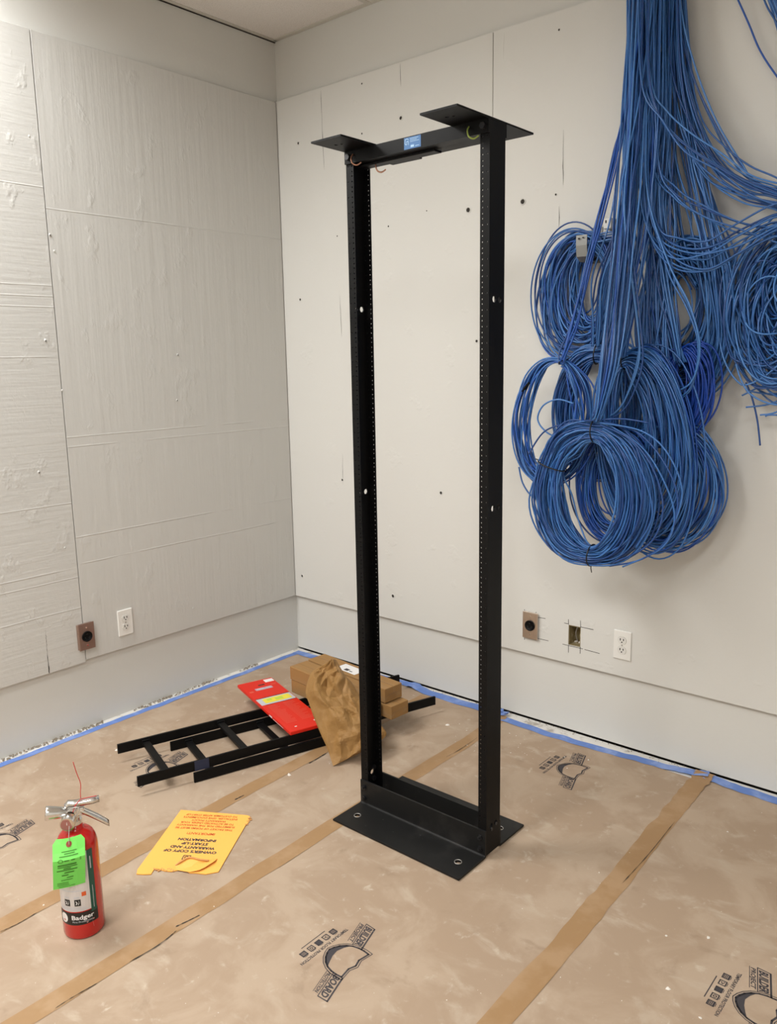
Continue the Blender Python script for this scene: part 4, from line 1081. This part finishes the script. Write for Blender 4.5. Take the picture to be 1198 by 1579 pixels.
strands(4, [(1005, 5, .13), (1010, 240, .16), (1040, 290, .17), (1085, 322, .17), (1140, 340, .16), (1198, 350, .15), (1235, 365, .13)], [8, 8, 6, 8, 10, 10, 8], sd=12)
strands(18, [(1040, 5, .05), (1050, 150, .06), (1068, 260, .08), (1090, 350, .10), (1108, 430, .105), (1112, 520, .10), (1095, 580, .09)], [14, 16, 18, 18, 18, 14, 12], sd=13)
strands(4, [(1050, 5, .03), (1068, 200, .04), (1098, 320, .06), (1122, 400, .07), (1130, 470, .07)], [6, 6, 8, 8, 6], sd=14)
strands(9, [(978, 5, .04), (976, 200, .05), (972, 300, .06), (962, 358, .07), (935, 372, .07), (905, 378, .06), (880, 392, .05)], [10, 10, 8, 7, 6, 5, 6], sd=15)
strands(10, [(1030, 5, .04), (1034, 200, .05), (1040, 300, .06), (1048, 368, .07), (1058, 400, .07), (1075, 440, .06)], [18, 18, 16, 12, 12, 10], sd=16)
strands(3, [(985, 5, .15), (975, 200, .19), (966, 330, .24), (985, 500, .27), (985, 560, .28), (965, 620, .29), (945, 645, .30)], [10, 10, 8, 6, 6, 6, 6], sd=17)
# two cables at the top right corner
sc = thing('loose_cable', 'single thin blue cable crossing bare wall at upper right', 'cable', tuple(w_at(1160, 60, .02)))
P = [w_at(x, y, dd) for x, y, dd in ((1105, -70, .03), (1138, 0, .03), (1155, 38, .02), (1172, 78, .02), (1198, 118, .02), (1235, 165, .03), (1262, 260, .06), (1262, 350, .08))]
cable_obj('cable', [q - Vector(sc.location) for q in catmull(P, 8)], ROYAL2, sc)
sb_ = thing('cable_bundle', 'second bundle of blue cables entering at top right corner', 'cables', tuple(w_at(1200, 20, .05)))
strands(12, [(1165, -60, .05), (1192, 5, .05), (1215, 60, .05), (1245, 160, .06), (1262, 300, .07), (1262, 380, .08)], [8, 9, 12, 14, 14, 12], root=sb_, top=False, sd=18)

# ================================================================== DEBRIS
def crumbs(name, pts, label, mt, cat='debris'):
    bm = NB(); r = random.Random(4)
    for (x, y, s) in pts:
        z = 0.0006; n = 5; a0 = r.random()*6
        base = [bm.verts.new((x + s*r.uniform(.5, 1)*math.cos(a0+2*PI*k/n), y + s*r.uniform(.5, 1)*math.sin(a0+2*PI*k/n), z)) for k in range(n)]
        tp = bm.verts.new((x + r.uniform(-.3, .3)*s, y + r.uniform(-.3, .3)*s, z + s*r.uniform(.4, .9)))
        for k in range(n): bm.faces.new((base[k], base[(k+1) % n], tp))
        bm.faces.new(base[::-1])
    o = obj(name, bm, mt); tag(o, label, cat, kind='stuff')
r = random.Random(9); pts = []
for k in range(240):
    pts.append((r.uniform(.1, 3.0), r.uniform(-2.5, -.1), .0008 + .0022*r.random()**3))
for k in range(70): pts.append((r.gauss(1.5, .14), r.gauss(-.28, .1), .001+.004*r.random()**3))
for x, y, s in ((180, 1157, .012), (446, 1195, .010), (1092, 1446, .007), (1030, 1525, .008), (1027, 1443, .005), (560, 1210, .004), (330, 1398, .004), (690, 1118, .012), (1122, 1283, .004), (67, 1396, .004), (1080, 1570, .006)):
    p = flo(x, y); pts.append((p.x, p.y, s))
crumbs('plaster_crumbs', pts, 'white plaster crumbs scattered over the brown floor', M['crumb'])
pts = []
for k in range(420):
    y = -r.uniform(.3, 1.62); dens = noise.noise(Vector((y*5, 2, 0)))
    if dens > -.12: pts.append((.004 + abs(r.gauss(0, .012)), y, .002 + .005*r.random()))
crumbs('rubble', pts, 'grey brown debris heaped along foot of the left wall', M['dust'])
pts = []
for k in range(160):
    x = r.uniform(.75, 2.1); pts.append((x, -.004-abs(r.gauss(0, .010)), .0015 + .003*r.random()**2))
crumbs('rubble', pts, 'dark grit lying in gap along the right wall foot', M['dust'])
